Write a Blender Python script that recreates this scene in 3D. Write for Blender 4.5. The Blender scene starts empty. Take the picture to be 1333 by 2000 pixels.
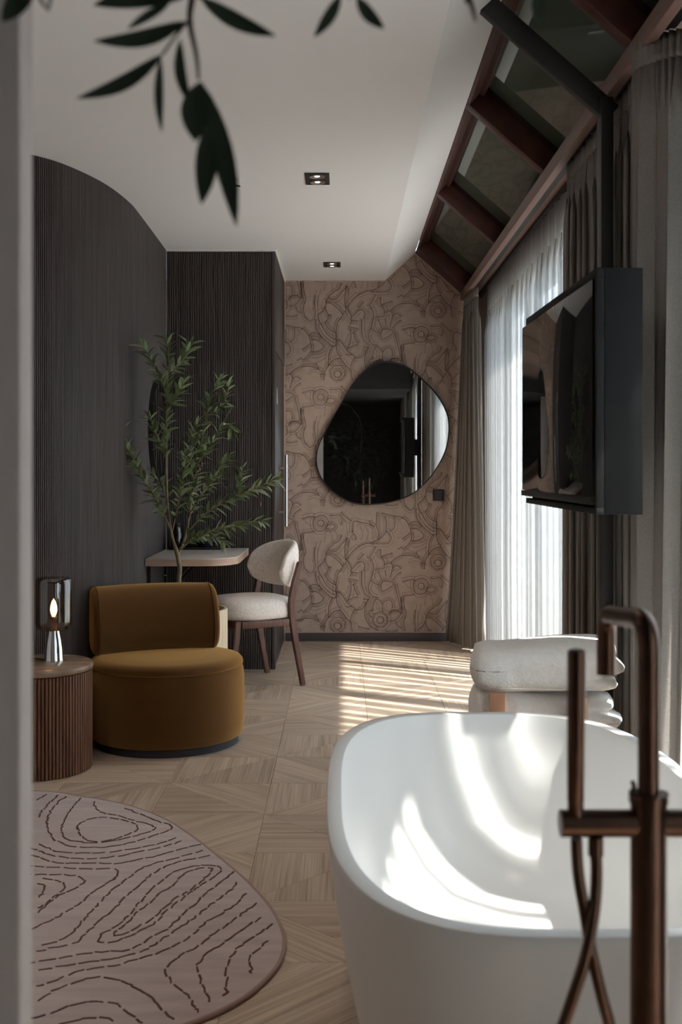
import bpy, bmesh, math, random
from mathutils import Vector, Matrix, noise
random.seed(7)
SC = bpy.context.scene
COL = SC.collection
PI = math.pi

# ------------------------------------------------------------------ camera
HC = 1.25                     # eye height
FPX = 2222.0                  # focal length in pixels of the 1333 x 2000 frame (40 mm on 36 mm)
cam_d = bpy.data.cameras.new('camera')
cam_d.sensor_fit = 'VERTICAL'; cam_d.sensor_height = 36; cam_d.sensor_width = 24
cam_d.lens = 40; cam_d.shift_y = -85 / 2000
cam_d.clip_start = 0.05
cam_d.dof.use_dof = True; cam_d.dof.focus_distance = 5.4; cam_d.dof.aperture_fstop = 5.6
cam = bpy.data.objects.new('camera', cam_d); COL.objects.link(cam)
cam.location = (0, 0, HC); cam.rotation_euler = (PI / 2, 0, 0)
SC.camera = cam

# ------------------------------------------------------------------ world, sun, exposure
w = bpy.data.worlds.new('daylight'); SC.world = w; w.use_nodes = True
bg = w.node_tree.nodes['Background']
bg.inputs[0].default_value = (0.70, 0.85, 1.0, 1); bg.inputs[1].default_value = 4.2
sd = bpy.data.lights.new('sun', 'SUN'); sd.energy = 21.0; sd.angle = math.radians(1.2); sd.color = (1, 0.965, 0.92)
so = bpy.data.objects.new('sun', sd); COL.objects.link(so)
so.rotation_euler = Vector((-1, 0.57, -1.9)).to_track_quat('-Z', 'Y').to_euler()
so.location = (6, -2, 8)
SC.view_settings.view_transform = 'Standard'; SC.view_settings.look = 'None'
SC.view_settings.gamma = 1; SC.view_settings.use_curve_mapping = False
SC.view_settings.exposure = 0.6
SC.cycles.max_bounces = 10; SC.cycles.diffuse_bounces = 6; SC.cycles.glossy_bounces = 5
SC.cycles.transmission_bounces = 6; SC.cycles.transparent_max_bounces = 16
SC.cycles.use_denoising = True
SC.cycles.caustics_reflective = False; SC.cycles.caustics_refractive = False
SC.cycles.sample_clamp_indirect = 6

# ------------------------------------------------------------------ helpers
def lin(c):
    c = c / 255.0
    return c / 12.92 if c <= 0.04045 else ((c + 0.055) / 1.055) ** 2.4
def rgb(r, g, b): return (lin(r), lin(g), lin(b), 1)
def px(x, y, Y): return Vector(((x - 666.5) / FPX * Y, Y, HC - (y - 915) / FPX * Y))
def px_floor(x, y, z=0.0):
    Y = (HC - z) * FPX / (y - 915); return Vector(((x - 666.5) / FPX * Y, Y, z))

def new_mat(name):
    m = bpy.data.materials.new(name); m.use_nodes = True
    nt = m.node_tree; return m, nt, nt.nodes['Principled BSDF']
def pmat(name, col, rough=0.6, metal=0.0, var=0.0, vscale=8.0, stretch=(1, 1, 1), bump=0.0, bscale=60.0, bstretch=(1, 1, 1),
         sheen=0.0, spec=0.5, col2=None, coord='Object', coat=0.0, sheen_tint=None):
    m, nt, b = new_mat(name)
    b.inputs['Base Color'].default_value = col
    b.inputs['Roughness'].default_value = rough; b.inputs['Metallic'].default_value = metal
    b.inputs['Specular IOR Level'].default_value = spec
    if coat: b.inputs['Coat Weight'].default_value = coat; b.inputs['Coat Roughness'].default_value = 0.1
    if sheen:
        b.inputs['Sheen Weight'].default_value = sheen; b.inputs['Sheen Roughness'].default_value = 0.35 if not sheen_tint else 0.55
        b.inputs['Sheen Tint'].default_value = sheen_tint or tuple(min(1, c * 2.2 + 0.05) for c in col[:3]) + (1,)
    tc = nt.nodes.new('ShaderNodeTexCoord')
    if var or col2:
        mp = nt.nodes.new('ShaderNodeMapping'); mp.inputs['Scale'].default_value = stretch
        nz = nt.nodes.new('ShaderNodeTexNoise'); nz.inputs['Scale'].default_value = vscale; nz.inputs['Detail'].default_value = 5
        rp = nt.nodes.new('ShaderNodeValToRGB')
        c2 = col2 or tuple(c * (1 - var) for c in col[:3]) + (1,)
        c1 = col if col2 else tuple(min(1, c * (1 + var)) for c in col[:3]) + (1,)
        rp.color_ramp.elements[0].position = 0.32; rp.color_ramp.elements[0].color = c2
        rp.color_ramp.elements[1].position = 0.68; rp.color_ramp.elements[1].color = c1
        nt.links.new(tc.outputs[coord], mp.inputs[0]); nt.links.new(mp.outputs[0], nz.inputs[0])
        nt.links.new(nz.outputs[0], rp.inputs[0]); nt.links.new(rp.outputs[0], b.inputs['Base Color'])
    if bump:
        mp2 = nt.nodes.new('ShaderNodeMapping'); mp2.inputs['Scale'].default_value = bstretch
        n2 = nt.nodes.new('ShaderNodeTexNoise'); n2.inputs['Scale'].default_value = bscale; n2.inputs['Detail'].default_value = 3
        bp = nt.nodes.new('ShaderNodeBump'); bp.inputs['Strength'].default_value = bump; bp.inputs['Distance'].default_value = 0.004
        nt.links.new(tc.outputs[coord], mp2.inputs[0]); nt.links.new(mp2.outputs[0], n2.inputs[0])
        nt.links.new(n2.outputs[0], bp.inputs['Height']); nt.links.new(bp.outputs[0], b.inputs['Normal'])
    return m

def link(o, parent=None):
    COL.objects.link(o)
    if parent is not None: o.parent = parent
    return o
def mesh_obj(name, verts, faces, mat, parent=None, smooth=False):
    me = bpy.data.meshes.new(name); me.from_pydata([tuple(v) for v in verts], [], faces); me.validate()
    if smooth: me.polygons.foreach_set('use_smooth', [True] * len(me.polygons))
    if mat: me.materials.append(mat)
    return link(bpy.data.objects.new(name, me), parent)
def bm_obj(name, bm, mat, parent=None, smooth=False):
    me = bpy.data.meshes.new(name); bm.normal_update(); bm.to_mesh(me); bm.free()
    if smooth: me.polygons.foreach_set('use_smooth', [True] * len(me.polygons))
    me.materials.append(mat)
    return link(bpy.data.objects.new(name, me), parent)
def auto_smooth(o, deg=40):
    me = o.data; me.polygons.foreach_set('use_smooth', [True] * len(me.polygons))
    me.set_sharp_from_angle(angle=math.radians(deg)); return o
def tag(o, label=None, cat=None, group=None, kind=None):
    if label: o['label'] = label
    if cat: o['category'] = cat
    if group: o['group'] = group
    if kind: o['kind'] = kind
    return o
def thing(name, label, cat, loc=(0, 0, 0), rz=0.0, group=None):
    o = link(bpy.data.objects.new(name, None)); o.empty_display_size = 0.05
    o.location = loc; o.rotation_euler = (0, 0, rz)
    return tag(o, label, cat, group)

def bm_box(bm, lo, hi, bevel=0.0, mat=None, seg=2):
    lo = Vector(lo); hi = Vector(hi)
    r = bmesh.ops.create_cube(bm, size=1.0)
    vs = r['verts']; c = (lo + hi) / 2; d = hi - lo
    for v in vs: v.co = Vector((v.co.x * d.x + c.x, v.co.y * d.y + c.y, v.co.z * d.z + c.z))
    if bevel > 0:
        es = list({e for v in vs for e in v.link_edges})
        r2 = bmesh.ops.bevel(bm, geom=es, offset=min(bevel, min(d) * 0.49), segments=seg, profile=0.5, affect='EDGES')
        vs = list({v for f in r2['faces'] for v in f.verts} | {v for v in vs if v.is_valid})
    if mat is not None: bmesh.ops.transform(bm, matrix=mat, verts=[v for v in vs if v.is_valid])
def box(name, lo, hi, mat, parent=None, bevel=0.0, xf=None, seg=2):
    bm = bmesh.new(); bm_box(bm, lo, hi, bevel, xf, seg)
    return auto_smooth(bm_obj(name, bm, mat, parent)) if bevel else bm_obj(name, bm, mat, parent)
def frames(pts):
    n = len(pts); out = []; up = None
    for i in range(n):
        t = (pts[min(i + 1, n - 1)] - pts[max(i - 1, 0)]).normalized()
        if up is None:
            a = Vector((0, 0, 1)) if abs(t.z) < 0.9 else Vector((1, 0, 0))
            up = t.cross(a).normalized()
        else:
            up = (up - t * up.dot(t)); up = up.normalized() if up.length > 1e-6 else t.orthogonal().normalized()
        out.append((t, up, t.cross(up)))
    return out
def tube_geo(pts, rad, seg=12, caps=True, vs=None, fs=None):
    pts = [Vector(p) for p in pts]; n = len(pts)
    if not hasattr(rad, '__len__'): rad = [rad] * n
    vs = [] if vs is None else vs; fs = [] if fs is None else fs
    b0 = len(vs)
    for p, (t, u, w_), r in zip(pts, frames(pts), rad):
        for k in range(seg):
            a = 2 * PI * k / seg; vs.append(p + (u * math.cos(a) + w_ * math.sin(a)) * r)
    for i in range(n - 1):
        for k in range(seg):
            a = b0 + i * seg + k; b = b0 + i * seg + (k + 1) % seg
            fs.append((a, b, b + seg, a + seg))
    if caps:
        fs.append(tuple(b0 + k for k in range(seg))[::-1]); fs.append(tuple(b0 + (n - 1) * seg + k for k in range(seg)))
    return vs, fs
def tube(name, pts, rad, mat, parent=None, seg=14, caps=True):
    vs, fs = tube_geo(pts, rad, seg, caps); return auto_smooth(mesh_obj(name, vs, fs, mat, parent), 50)
def lathe_geo(prof, seg=48, c=(0, 0, 0)):
    vs = []; fs = []; n = len(prof)
    for r, z in prof:
        for k in range(seg):
            a = 2 * PI * k / seg; vs.append((c[0] + r * math.cos(a), c[1] + r * math.sin(a), c[2] + z))
    for i in range(n - 1):
        for k in range(seg):
            a = i * seg + k; b = i * seg + (k + 1) % seg
            fs.append((a, b, b + seg, a + seg))
    if prof[0][0] > 1e-5: fs.append(tuple(range(seg))[::-1])
    if prof[-1][0] > 1e-5: fs.append(tuple((n - 1) * seg + k for k in range(seg)))
    return vs, fs
def lathe(name, prof, mat, parent=None, seg=48, c=(0, 0, 0), deg=40):
    vs, fs = lathe_geo(prof, seg, c); return auto_smooth(mesh_obj(name, vs, fs, mat, parent), deg)
def prism(name, poly, z0, z1, mat, parent=None, axis='Z', bevel=0.0):
    """poly: list of (a,b); extruded along axis: Z -> (a,b,z); Y -> (a,y,b)"""
    n = len(poly)
    f = (lambda a, b, c: (a, b, c)) if axis == 'Z' else (lambda a, b, c: (a, c, b))
    vs = [f(a, b, z0) for a, b in poly] + [f(a, b, z1) for a, b in poly]
    fs = [tuple(range(n))[::-1], tuple(range(n, 2 * n))] + [(i, (i + 1) % n, n + (i + 1) % n, n + i) for i in range(n)]
    o = mesh_obj(name, vs, fs, mat, parent)
    bm = bmesh.new(); bm.from_mesh(o.data); bmesh.ops.recalc_face_normals(bm, faces=bm.faces)
    if bevel:
        es = [e for e in bm.edges if len(e.link_faces) == 2 and e.calc_face_angle(0) > 0.6]
        bmesh.ops.bevel(bm, geom=es, offset=bevel, segments=3, profile=0.5, affect='EDGES')
    bm.to_mesh(o.data); bm.free()
    return auto_smooth(o, 35)
def catmull(pts, n=6, closed=False):
    P = [Vector(p) for p in pts]; out = []; m = len(P)
    rng = range(m if closed else m - 1)
    for i in rng:
        if closed: a, b, c, d = P[(i - 1) % m], P[i], P[(i + 1) % m], P[(i + 2) % m]
        else: a, b, c, d = P[max(i - 1, 0)], P[i], P[i + 1], P[min(i + 2, m - 1)]
        for k in range(n):
            t = k / n
            out.append(0.5 * ((2 * b) + (c - a) * t + (2 * a - 5 * b + 4 * c - d) * t * t + (3 * b - a - 3 * c + d) * t ** 3))
    if not closed: out.append(P[-1].copy())
    return out

# ------------------------------------------------------------------ materials
M = {}
M['plaster'] = pmat('ceiling_plaster', rgb(238, 236, 236), 0.9, bump=0.05, bscale=120)
M['partition'] = pmat('limewashed_plaster', rgb(176, 164, 158), 0.85, var=0.16, vscale=3.0, stretch=(2.2, 2.2, 0.6), bump=0.15, bscale=30)
M['slat'] = pmat('dark_stained_oak_slats', rgb(84, 77, 75), 0.55, col2=rgb(62, 55, 53), vscale=4, stretch=(14, 14, 0.5), spec=0.35)
M['slat_base'] = pmat('black_backing', rgb(30, 28, 27), 0.8)
M['dark_panel'] = pmat('dark_veneer', rgb(66, 60, 58), 0.5, col2=rgb(50, 45, 43), vscale=5, stretch=(10, 10, 0.5), spec=0.35)
M['paper'] = pmat('beige_wallpaper', rgb(178, 156, 143), 0.9, var=0.05, vscale=20, bump=0.08, bscale=200)
M['ink'] = pmat('brown_wallpaper_line', rgb(118, 95, 85), 0.9)
M['ink_thin'] = pmat('pale_brown_wallpaper_line', rgb(148, 125, 113), 0.9)
M['skirting'] = pmat('grey_skirting_paint', rgb(78, 68, 66), 0.6)
M['redwood'] = pmat('red_brown_rafter_wood', rgb(84, 46, 38), 0.5, col2=rgb(62, 34, 29), vscale=4, stretch=(3, 14, 3))
M['eave'] = pmat('brown_grey_eave_paint', rgb(128, 100, 92), 0.55)
M['steel'] = pmat('charcoal_painted_steel', rgb(44, 43, 43), 0.5)
M['black'] = pmat('black_matt', rgb(26, 26, 27), 0.5)
M['blind'] = pmat('grey_green_roof_screen', rgb(104, 108, 102), 0.9)
M['tub'] = pmat('white_solid_surface', rgb(218, 218, 217), 0.28, spec=0.4)
M['bronze'] = pmat('brushed_bronze', rgb(98, 74, 62), 0.36, metal=1.0, var=0.12, vscale=30)
M['chrome'] = pmat('polished_chrome', rgb(225, 225, 225), 0.06, metal=1.0)
M['satin'] = pmat('satin_steel', rgb(205, 200, 198), 0.28, metal=1.0)
M['velvet'] = pmat('ochre_velvet', rgb(70, 40, 12), 0.9, var=0.10, vscale=9, sheen_tint=(1.0, 0.56, 0.20, 1), sheen=1.0, spec=0.2, bump=0.06, bscale=240)
M['plinth'] = pmat('dark_blue_grey_plinth', rgb(44, 46, 54), 0.6)
M['stone'] = pmat('travertine_stone', rgb(170, 146, 124), 0.22, col2=rgb(140, 116, 98), vscale=6, stretch=(1, 4, 1))
M['walnut'] = pmat('walnut_wood', rgb(104, 62, 44), 0.42, col2=rgb(72, 40, 29), vscale=6, stretch=(12, 12, 1.2))
M['flute'] = pmat('walnut_flutes', rgb(138, 98, 74), 0.5, col2=rgb(98, 66, 48), vscale=5, stretch=(14, 14, 1))
M['boucle'] = pmat('oatmeal_boucle', rgb(238, 229, 221), 0.95, var=0.12, vscale=90, bump=0.6, bscale=160, sheen=0.2)
M['deskedge'] = pmat('pale_oak_edge', rgb(202, 172, 152), 0.5, col2=rgb(182, 150, 130), vscale=5, stretch=(2, 2, 14))
M['desktop'] = pmat('off_white_laminate', rgb(206, 196, 188), 0.4)
M['pot'] = pmat('bleached_wood_planter', rgb(226, 208, 178), 0.7, col2=rgb(204, 184, 154), vscale=6, stretch=(16, 16, 1))
M['soil'] = pmat('dark_soil', rgb(52, 40, 32), 0.95, var=0.3, vscale=60, bump=0.8, bscale=80)
M['bark'] = pmat('olive_bark', rgb(156, 140, 114), 0.9, col2=rgb(108, 98, 78), vscale=14, bump=0.6, bscale=50)
M['leaf'] = pmat('olive_leaf', rgb(134, 150, 108), 0.5, col2=rgb(92, 114, 72), vscale=6, spec=0.4)
M['leaf_b'] = pmat('pale_olive_leaf', rgb(166, 172, 144), 0.55, col2=rgb(124, 138, 104), vscale=6, spec=0.4)
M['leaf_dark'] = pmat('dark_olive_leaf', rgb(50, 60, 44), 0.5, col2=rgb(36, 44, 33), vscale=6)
M['olive'] = pmat('purple_olive_fruit', rgb(92, 40, 44), 0.35)
M['towel'] = pmat('white_terry', rgb(240, 238, 234), 0.95, var=0.04, vscale=60, bump=0.9, bscale=170, sheen=0.3)
M['stool'] = pmat('light_beech', rgb(206, 160, 128), 0.5, col2=rgb(188, 140, 110), vscale=6, stretch=(10, 10, 1))
M['rug'] = pmat('mauve_grey_rug', rgb(198, 181, 177), 0.95, col2=rgb(180, 163, 160), vscale=5, stretch=(1, 5, 1), bump=0.5, bscale=260, sheen=0.15)
M['rugline'] = pmat('brown_rug_yarn', rgb(94, 62, 52), 0.95)
M['rugedge'] = pmat('rug_binding', rgb(164, 138, 130), 0.9)
M['plastic'] = pmat('white_plastic', rgb(225, 222, 218), 0.4)
M['tv'] = pmat('anthracite_tv_housing', rgb(27, 27, 28), 0.7, spec=0.25)
M['bounce_terrace'] = pmat('pale_bounce_paving', rgb(170, 166, 160), 0.8, var=0.08, vscale=2)

def mat_mirror(name, col, rough=0.0):
    m, nt, b = new_mat(name); b.inputs['Base Color'].default_value = col
    b.inputs['Metallic'].default_value = 1; b.inputs['Roughness'].default_value = rough; return m
M['mirror'] = mat_mirror('mirror_glass', (0.86, 0.87, 0.87, 1))
def mat_screen():
    m, nt, b = new_mat('glossy_tv_screen'); b.inputs['Base Color'].default_value = rgb(14, 13, 13)
    b.inputs['Roughness'].default_value = 0.04
    tc = nt.nodes.new('ShaderNodeTexCoord'); n = nt.nodes.new('ShaderNodeTexNoise'); n.inputs['Scale'].default_value = 2.2; n.inputs['Detail'].default_value = 0
    bp = nt.nodes.new('ShaderNodeBump'); bp.inputs['Strength'].default_value = 0.06; bp.inputs['Distance'].default_value = 0.02
    nt.links.new(tc.outputs['Object'], n.inputs[0]); nt.links.new(n.outputs[0], bp.inputs['Height']); nt.links.new(bp.outputs[0], b.inputs['Normal'])
    return m
M['screen'] = mat_screen()
def mat_thin_glass(name, tint, refl_rough=0.02, ior=1.5):
    m = bpy.data.materials.new(name); m.use_nodes = True; nt = m.node_tree; nt.nodes.clear()
    o = nt.nodes.new('ShaderNodeOutputMaterial'); t = nt.nodes.new('ShaderNodeBsdfTransparent'); g = nt.nodes.new('ShaderNodeBsdfGlossy')
    f = nt.nodes.new('ShaderNodeFresnel'); f.inputs[0].default_value = ior; x = nt.nodes.new('ShaderNodeMixShader')
    t.inputs[0].default_value = tint; g.inputs['Roughness'].default_value = refl_rough
    ge = nt.nodes.new('ShaderNodeNewGeometry'); iv = nt.nodes.new('ShaderNodeMath'); iv.operation = 'SUBTRACT'; iv.inputs[0].default_value = 1
    ml = nt.nodes.new('ShaderNodeMath'); ml.operation = 'MULTIPLY'      # reflect on the entry face only, never total internal reflection
    nt.links.new(ge.outputs['Backfacing'], iv.inputs[1]); nt.links.new(f.outputs[0], ml.inputs[0]); nt.links.new(iv.outputs[0], ml.inputs[1])
    nt.links.new(ml.outputs[0], x.inputs[0]); nt.links.new(t.outputs[0], x.inputs[1]); nt.links.new(g.outputs[0], x.inputs[2]); nt.links.new(x.outputs[0], o.inputs[0])
    return m
M['pane'] = mat_thin_glass('clear_window_glass', (0.96, 0.97, 0.96, 1))
M['roofpane'] = mat_thin_glass('roof_window_glass', (0.80, 0.86, 0.82, 1), 0.03, 1.9)
M['smoke'] = mat_thin_glass('smoked_lamp_glass', (0.62, 0.52, 0.44, 1), 0.03, 2.5)
def mat_sheer(name, col, transp, transl):
    m = bpy.data.materials.new(name); m.use_nodes = True; nt = m.node_tree; nt.nodes.clear()
    o = nt.nodes.new('ShaderNodeOutputMaterial'); t = nt.nodes.new('ShaderNodeBsdfTransparent')
    tl = nt.nodes.new('ShaderNodeBsdfTranslucent'); d = nt.nodes.new('ShaderNodeBsdfDiffuse')
    tl.inputs[0].default_value = col; d.inputs[0].default_value = col
    a = nt.nodes.new('ShaderNodeMixShader'); b = nt.nodes.new('ShaderNodeMixShader')
    a.inputs[0].default_value = transl; b.inputs[0].default_value = 1 - transp
    nt.links.new(d.outputs[0], a.inputs[1]); nt.links.new(tl.outputs[0], a.inputs[2])
    nt.links.new(t.outputs[0], b.inputs[1]); nt.links.new(a.outputs[0], b.inputs[2]); nt.links.new(b.outputs[0], o.inputs[0])
    return m
M['sheer'] = mat_sheer('white_sheer_voile', (0.48, 0.48, 0.48, 1), 0.52, 0.5)
M['drape'] = pmat('grey_brown_linen_drape', rgb(142, 136, 131), 0.95, var=0.08, vscale=160, bump=0.25, bscale=300, sheen=0.1)
def mat_emit(name, col, s):
    m, nt, b = new_mat(name); b.inputs['Base Color'].default_value = col
    b.inputs['Emission Color'].default_value = col; b.inputs['Emission Strength'].default_value = s; return m
M['bulb'] = mat_emit('warm_bulb', (1, 0.56, 0.17, 1), 14)
def mat_floor():
    m, nt, b = new_mat('oiled_oak_parquet')
    tc = nt.nodes.new('ShaderNodeTexCoord'); oi = nt.nodes.new('ShaderNodeObjectInfo')
    add = nt.nodes.new('ShaderNodeVectorMath'); add.operation = 'ADD'
    mul = nt.nodes.new('ShaderNodeVectorMath'); mul.operation = 'SCALE'; mul.inputs['Scale'].default_value = 37
    cmb = nt.nodes.new('ShaderNodeCombineXYZ')
    for k in range(3): nt.links.new(oi.outputs['Random'], cmb.inputs[k])
    nt.links.new(cmb.outputs[0], mul.inputs[0]); nt.links.new(tc.outputs['Object'], add.inputs[0]); nt.links.new(mul.outputs[0], add.inputs[1])
    def nz(sc, st, det=4):
        mp = nt.nodes.new('ShaderNodeMapping'); mp.inputs['Scale'].default_value = st
        n = nt.nodes.new('ShaderNodeTexNoise'); n.inputs['Scale'].default_value = sc; n.inputs['Detail'].default_value = det
        nt.links.new(add.outputs[0], mp.inputs[0]); nt.links.new(mp.outputs[0], n.inputs[0]); return n
    n1 = nz(3.0, (0.5, 9, 1)); n2 = nz(6.0, (0.35, 26, 1), 2)
    mix = nt.nodes.new('ShaderNodeMath'); mix.operation = 'MULTIPLY_ADD'; mix.inputs[1].default_value = 0.5
    m2 = nt.nodes.new('ShaderNodeMath'); m2.operation = 'MULTIPLY'; m2.inputs[1].default_value = 0.5
    nt.links.new(n2.outputs[0], m2.inputs[0]); nt.links.new(n1.outputs[0], mix.inputs[0]); nt.links.new(m2.outputs[0], mix.inputs[2])
    rp = nt.nodes.new('ShaderNodeValToRGB')
    rp.color_ramp.elements[0].position = 0.34; rp.color_ramp.elements[0].color = rgb(154, 132, 113)
    rp.color_ramp.elements[1].position = 0.62; rp.color_ramp.elements[1].color = rgb(206, 186, 166)
    nt.links.new(mix.outputs[0], rp.inputs[0])
    hs = nt.nodes.new('ShaderNodeHueSaturation'); mr = nt.nodes.new('ShaderNodeMapRange')
    mr.inputs['To Min'].default_value = 0.86; mr.inputs['To Max'].default_value = 1.1
    nt.links.new(oi.outputs['Random'], mr.inputs['Value']); nt.links.new(mr.outputs[0], hs.inputs['Value']); nt.links.new(rp.outputs[0], hs.inputs['Color'])
    nt.links.new(hs.outputs[0], b.inputs['Base Color']); b.inputs['Roughness'].default_value = 0.42; b.inputs['Specular IOR Level'].default_value = 0.4
    bp = nt.nodes.new('ShaderNodeBump'); bp.inputs['Strength'].default_value = 0.15; bp.inputs['Distance'].default_value = 0.002
    nt.links.new(n2.outputs[0], bp.inputs['Height']); nt.links.new(bp.outputs[0], b.inputs['Normal'])
    return m
M['parquet'] = mat_floor()

# ------------------------------------------------------------------ setting: shell
YB = 8.242; ZC = 2.611; XW = 0.95
CURVE = [(-2.75, 4.60), (-2.35, 4.60), (-1.95, 4.62), (-1.65, 4.70), (-1.47, 4.80), (-1.335, 4.94), (-1.254, 5.053), (-1.175, 5.256),
         (-1.117, 5.495), (-1.082, 5.81), (-1.078, 6.1), (-1.09, 7.10)]
floor = tag(box('floor', (-2.8, -2.6, -0.12), (1.25, YB + 0.1, -0.012), M['parquet']), kind='structure')
# parquet: square modules of 0.82 m, each cut into eight triangles
S = 0.41; X0 = -0.278; Y0 = 4.11
def tri_mesh(name, pts):
    g = 0.0005; c = Vector((sum(p[0] for p in pts) / 3, sum(p[1] for p in pts) / 3))
    ins = []
    for p in pts:
        d = Vector(p) - c; ins.append(Vector(p) - d.normalized() * g * 2.0)
    bm = bmesh.new()
    lo = [bm.verts.new((p.x, p.y, -0.012)) for p in ins]; mid = [bm.verts.new((p.x, p.y, -0.001)) for p in ins]
    top = [bm.verts.new((c + (p - c) * 0.996).to_3d()) for p in ins]
    bm.faces.new(top)
    for i in range(3):
        j = (i + 1) % 3
        bm.faces.new((mid[i], mid[j], top[j], top[i])); bm.faces.new((lo[i], lo[j], mid[j], mid[i]))
    me = bpy.data.meshes.new(name); bm.to_mesh(me); bm.free(); me.materials.append(M['parquet']); return me
# right triangle with legs S; grain is along local X.  kind 0: grain along the hypotenuse, kind 1: grain along one leg
h = S / math.sqrt(2)
TRI = [tri_mesh('parquet_panel_hyp', [(-h, 0), (h, 0), (0, h)]), tri_mesh('parquet_panel_leg', [(0, 0), (S, 0), (0, S)])]
for i in range(-3, 4):
    for j in range(-7, 11):
        cx, cy = X0 + i * S, Y0 + j * S
        if cx > 0.95 or cx + S < -1.45 or cy + S < 1.55 or cy > YB: continue
        if cx + S > 1.25 or cy + S > YB + 0.1: pass
        # square cell S x S cut by the diagonal that runs to its module centre
        up = (i + j) % 2 == 0
        A, B, C, D = (cx, cy), (cx + S, cy), (cx + S, cy + S), (cx, cy + S)
        if up: halves = [(B, C, A), (D, A, C)]       # right angle first
        else: halves = [(A, B, D), (C, D, B)]
        for q, (r, p1, p2) in enumerate(halves):
            kind = 0 if ((i // 2 + j // 2) % 2 == 0) ^ (q == 1 and j % 3 == 0) else 1
            o = bpy.data.objects.new('parquet_panel', TRI[kind]); link(o, floor)
            r = Vector(r); p1 = Vector(p1); p2 = Vector(p2)
            if kind == 0:
                m = (p1 + p2) / 2; d = r - m; ang = math.atan2(d.y, d.x) - PI / 2
                o.location = (m.x, m.y, 0)
            else:
                ang = math.atan2((p1 - r).y, (p1 - r).x)
                o.location = (r.x, r.y, 0)
                # keep the right-handed order (r, p1, p2)
            o.rotation_euler = (0, 0, ang)

# ceiling: flat field + splayed reveal up to the roof glazing
TX, TZ, BX, BZ = 0.536, 2.81, 0.866, 2.52
ceil = tag(prism('ceiling', [(-2.8, ZC), (0.317, ZC), (TX, TZ), (TX, TZ + 0.12), (0.25, TZ + 0.12), (-2.8, TZ + 0.12)], -2.6, YB + 0.1, M['plaster'], axis='Y'), kind='structure')
# curved slatted wall
cw = catmull([(x, y, 0) for x, y in CURVE], 8)
vs = []; fs = []
def side_normal(pts, i):
    t = (pts[min(i + 1, len(pts) - 1)] - pts[max(i - 1, 0)]).normalized(); return Vector((t.y, -t.x, 0))
for i, p in enumerate(cw):
    nrm = side_normal(cw, i); q = p - nrm * 0.006; b = p - nrm * 0.12
    vs += [(q.x, q.y, 0), (q.x, q.y, ZC), (b.x, b.y, ZC), (b.x, b.y, 0)]
for i in range(len(cw) - 1):
    for k in range(4): fs.append((i * 4 + k, (i + 1) * 4 + k, (i + 1) * 4 + (k + 1) % 4, i * 4 + (k + 1) % 4))
wl = tag(mesh_obj('wall_left', vs, fs, M['slat_base']), 'dark ribbed wood wall curving beside the ochre lounge chair', kind='structure')
def slat_run(pts, pitch, wd, dp, z0, z1, start=0.0):
    """half-round vertical battens along a plan polyline"""
    L = [0]
    for a, b in zip(pts, pts[1:]): L.append(L[-1] + (b - a).length)
    V = []; F = []; s = start + pitch / 2; k = 0
    while s < L[-1]:
        while L[k + 1] < s: k += 1
        f = (s - L[k]) / (L[k + 1] - L[k]); p = pts[k].lerp(pts[k + 1], f)
        t = (pts[k + 1] - pts[k]).normalized(); nn = Vector((t.y, -t.x, 0)); b0 = len(V)
        prof = [(-wd / 2, -dp), (-wd / 2, -dp * 0.35), (-wd * 0.28, 0), (wd * 0.28, 0), (wd / 2, -dp * 0.35), (wd / 2, -dp)]
        for z in (z0, z1):
            for u, d in prof: q = p + t * u + nn * d; V.append((q.x, q.y, z))
        for a in range(5): F.append((b0 + a, b0 + a + 1, b0 + 6 + a + 1, b0 + 6 + a))
        F.append(tuple(b0 + 6 + a for a in range(6)))
        s += pitch
    return V, F
i0 = next(i for i, p in enumerate(cw) if p.x > -1.75)
V, F = slat_run(cw[i0:], 0.0102, 0.0080, 0.006, 0.0, ZC - 0.001)
tag(mesh_obj('slats', V, F, M['slat'], wl), kind='stuff')
# back wall with printed wallpaper
wb = tag(prism('wall_back', [(-2.8, 0), (1.2, 0), (1.2, BZ), (BX + 0.02, BZ), (TX, TZ + 0.02), (0.5, TZ + 0.1), (-2.8, TZ + 0.1)], YB, YB + 0.1, M['paper'], axis='Y'),
         'beige wallpapered end wall with brown line drawn flowers', kind='structure')
tag(box('baseboard_back', (-0.40, YB - 0.014, 0), (1.0, YB, 0.06), M['skirting'], bevel=0.003), kind='structure')
tag(box('wall_behind', (-2.8, -2.6, 0), (1.25, -2.5, 2.9), M['dark_panel']), kind='structure')
tag(box('wall_side', (-2.85, -2.6, 0), (-2.75, 4.75, 2.7), M['plaster']), kind='structure')
# pale partition beside the camera
tag(box('wall_partition', (-2.75, 0.96, 0), (-0.2705, 1.0, ZC), M['partition'], bevel=0.004), kind='structure')

tag(box('wall_bulkhead_added', (-2.75, -2.5, 2.22), (0.86, 1.95, ZC - 0.001), M['slat_base']), kind='structure')  # lowered dark ceiling added out of view to darken the mirror reflection
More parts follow.
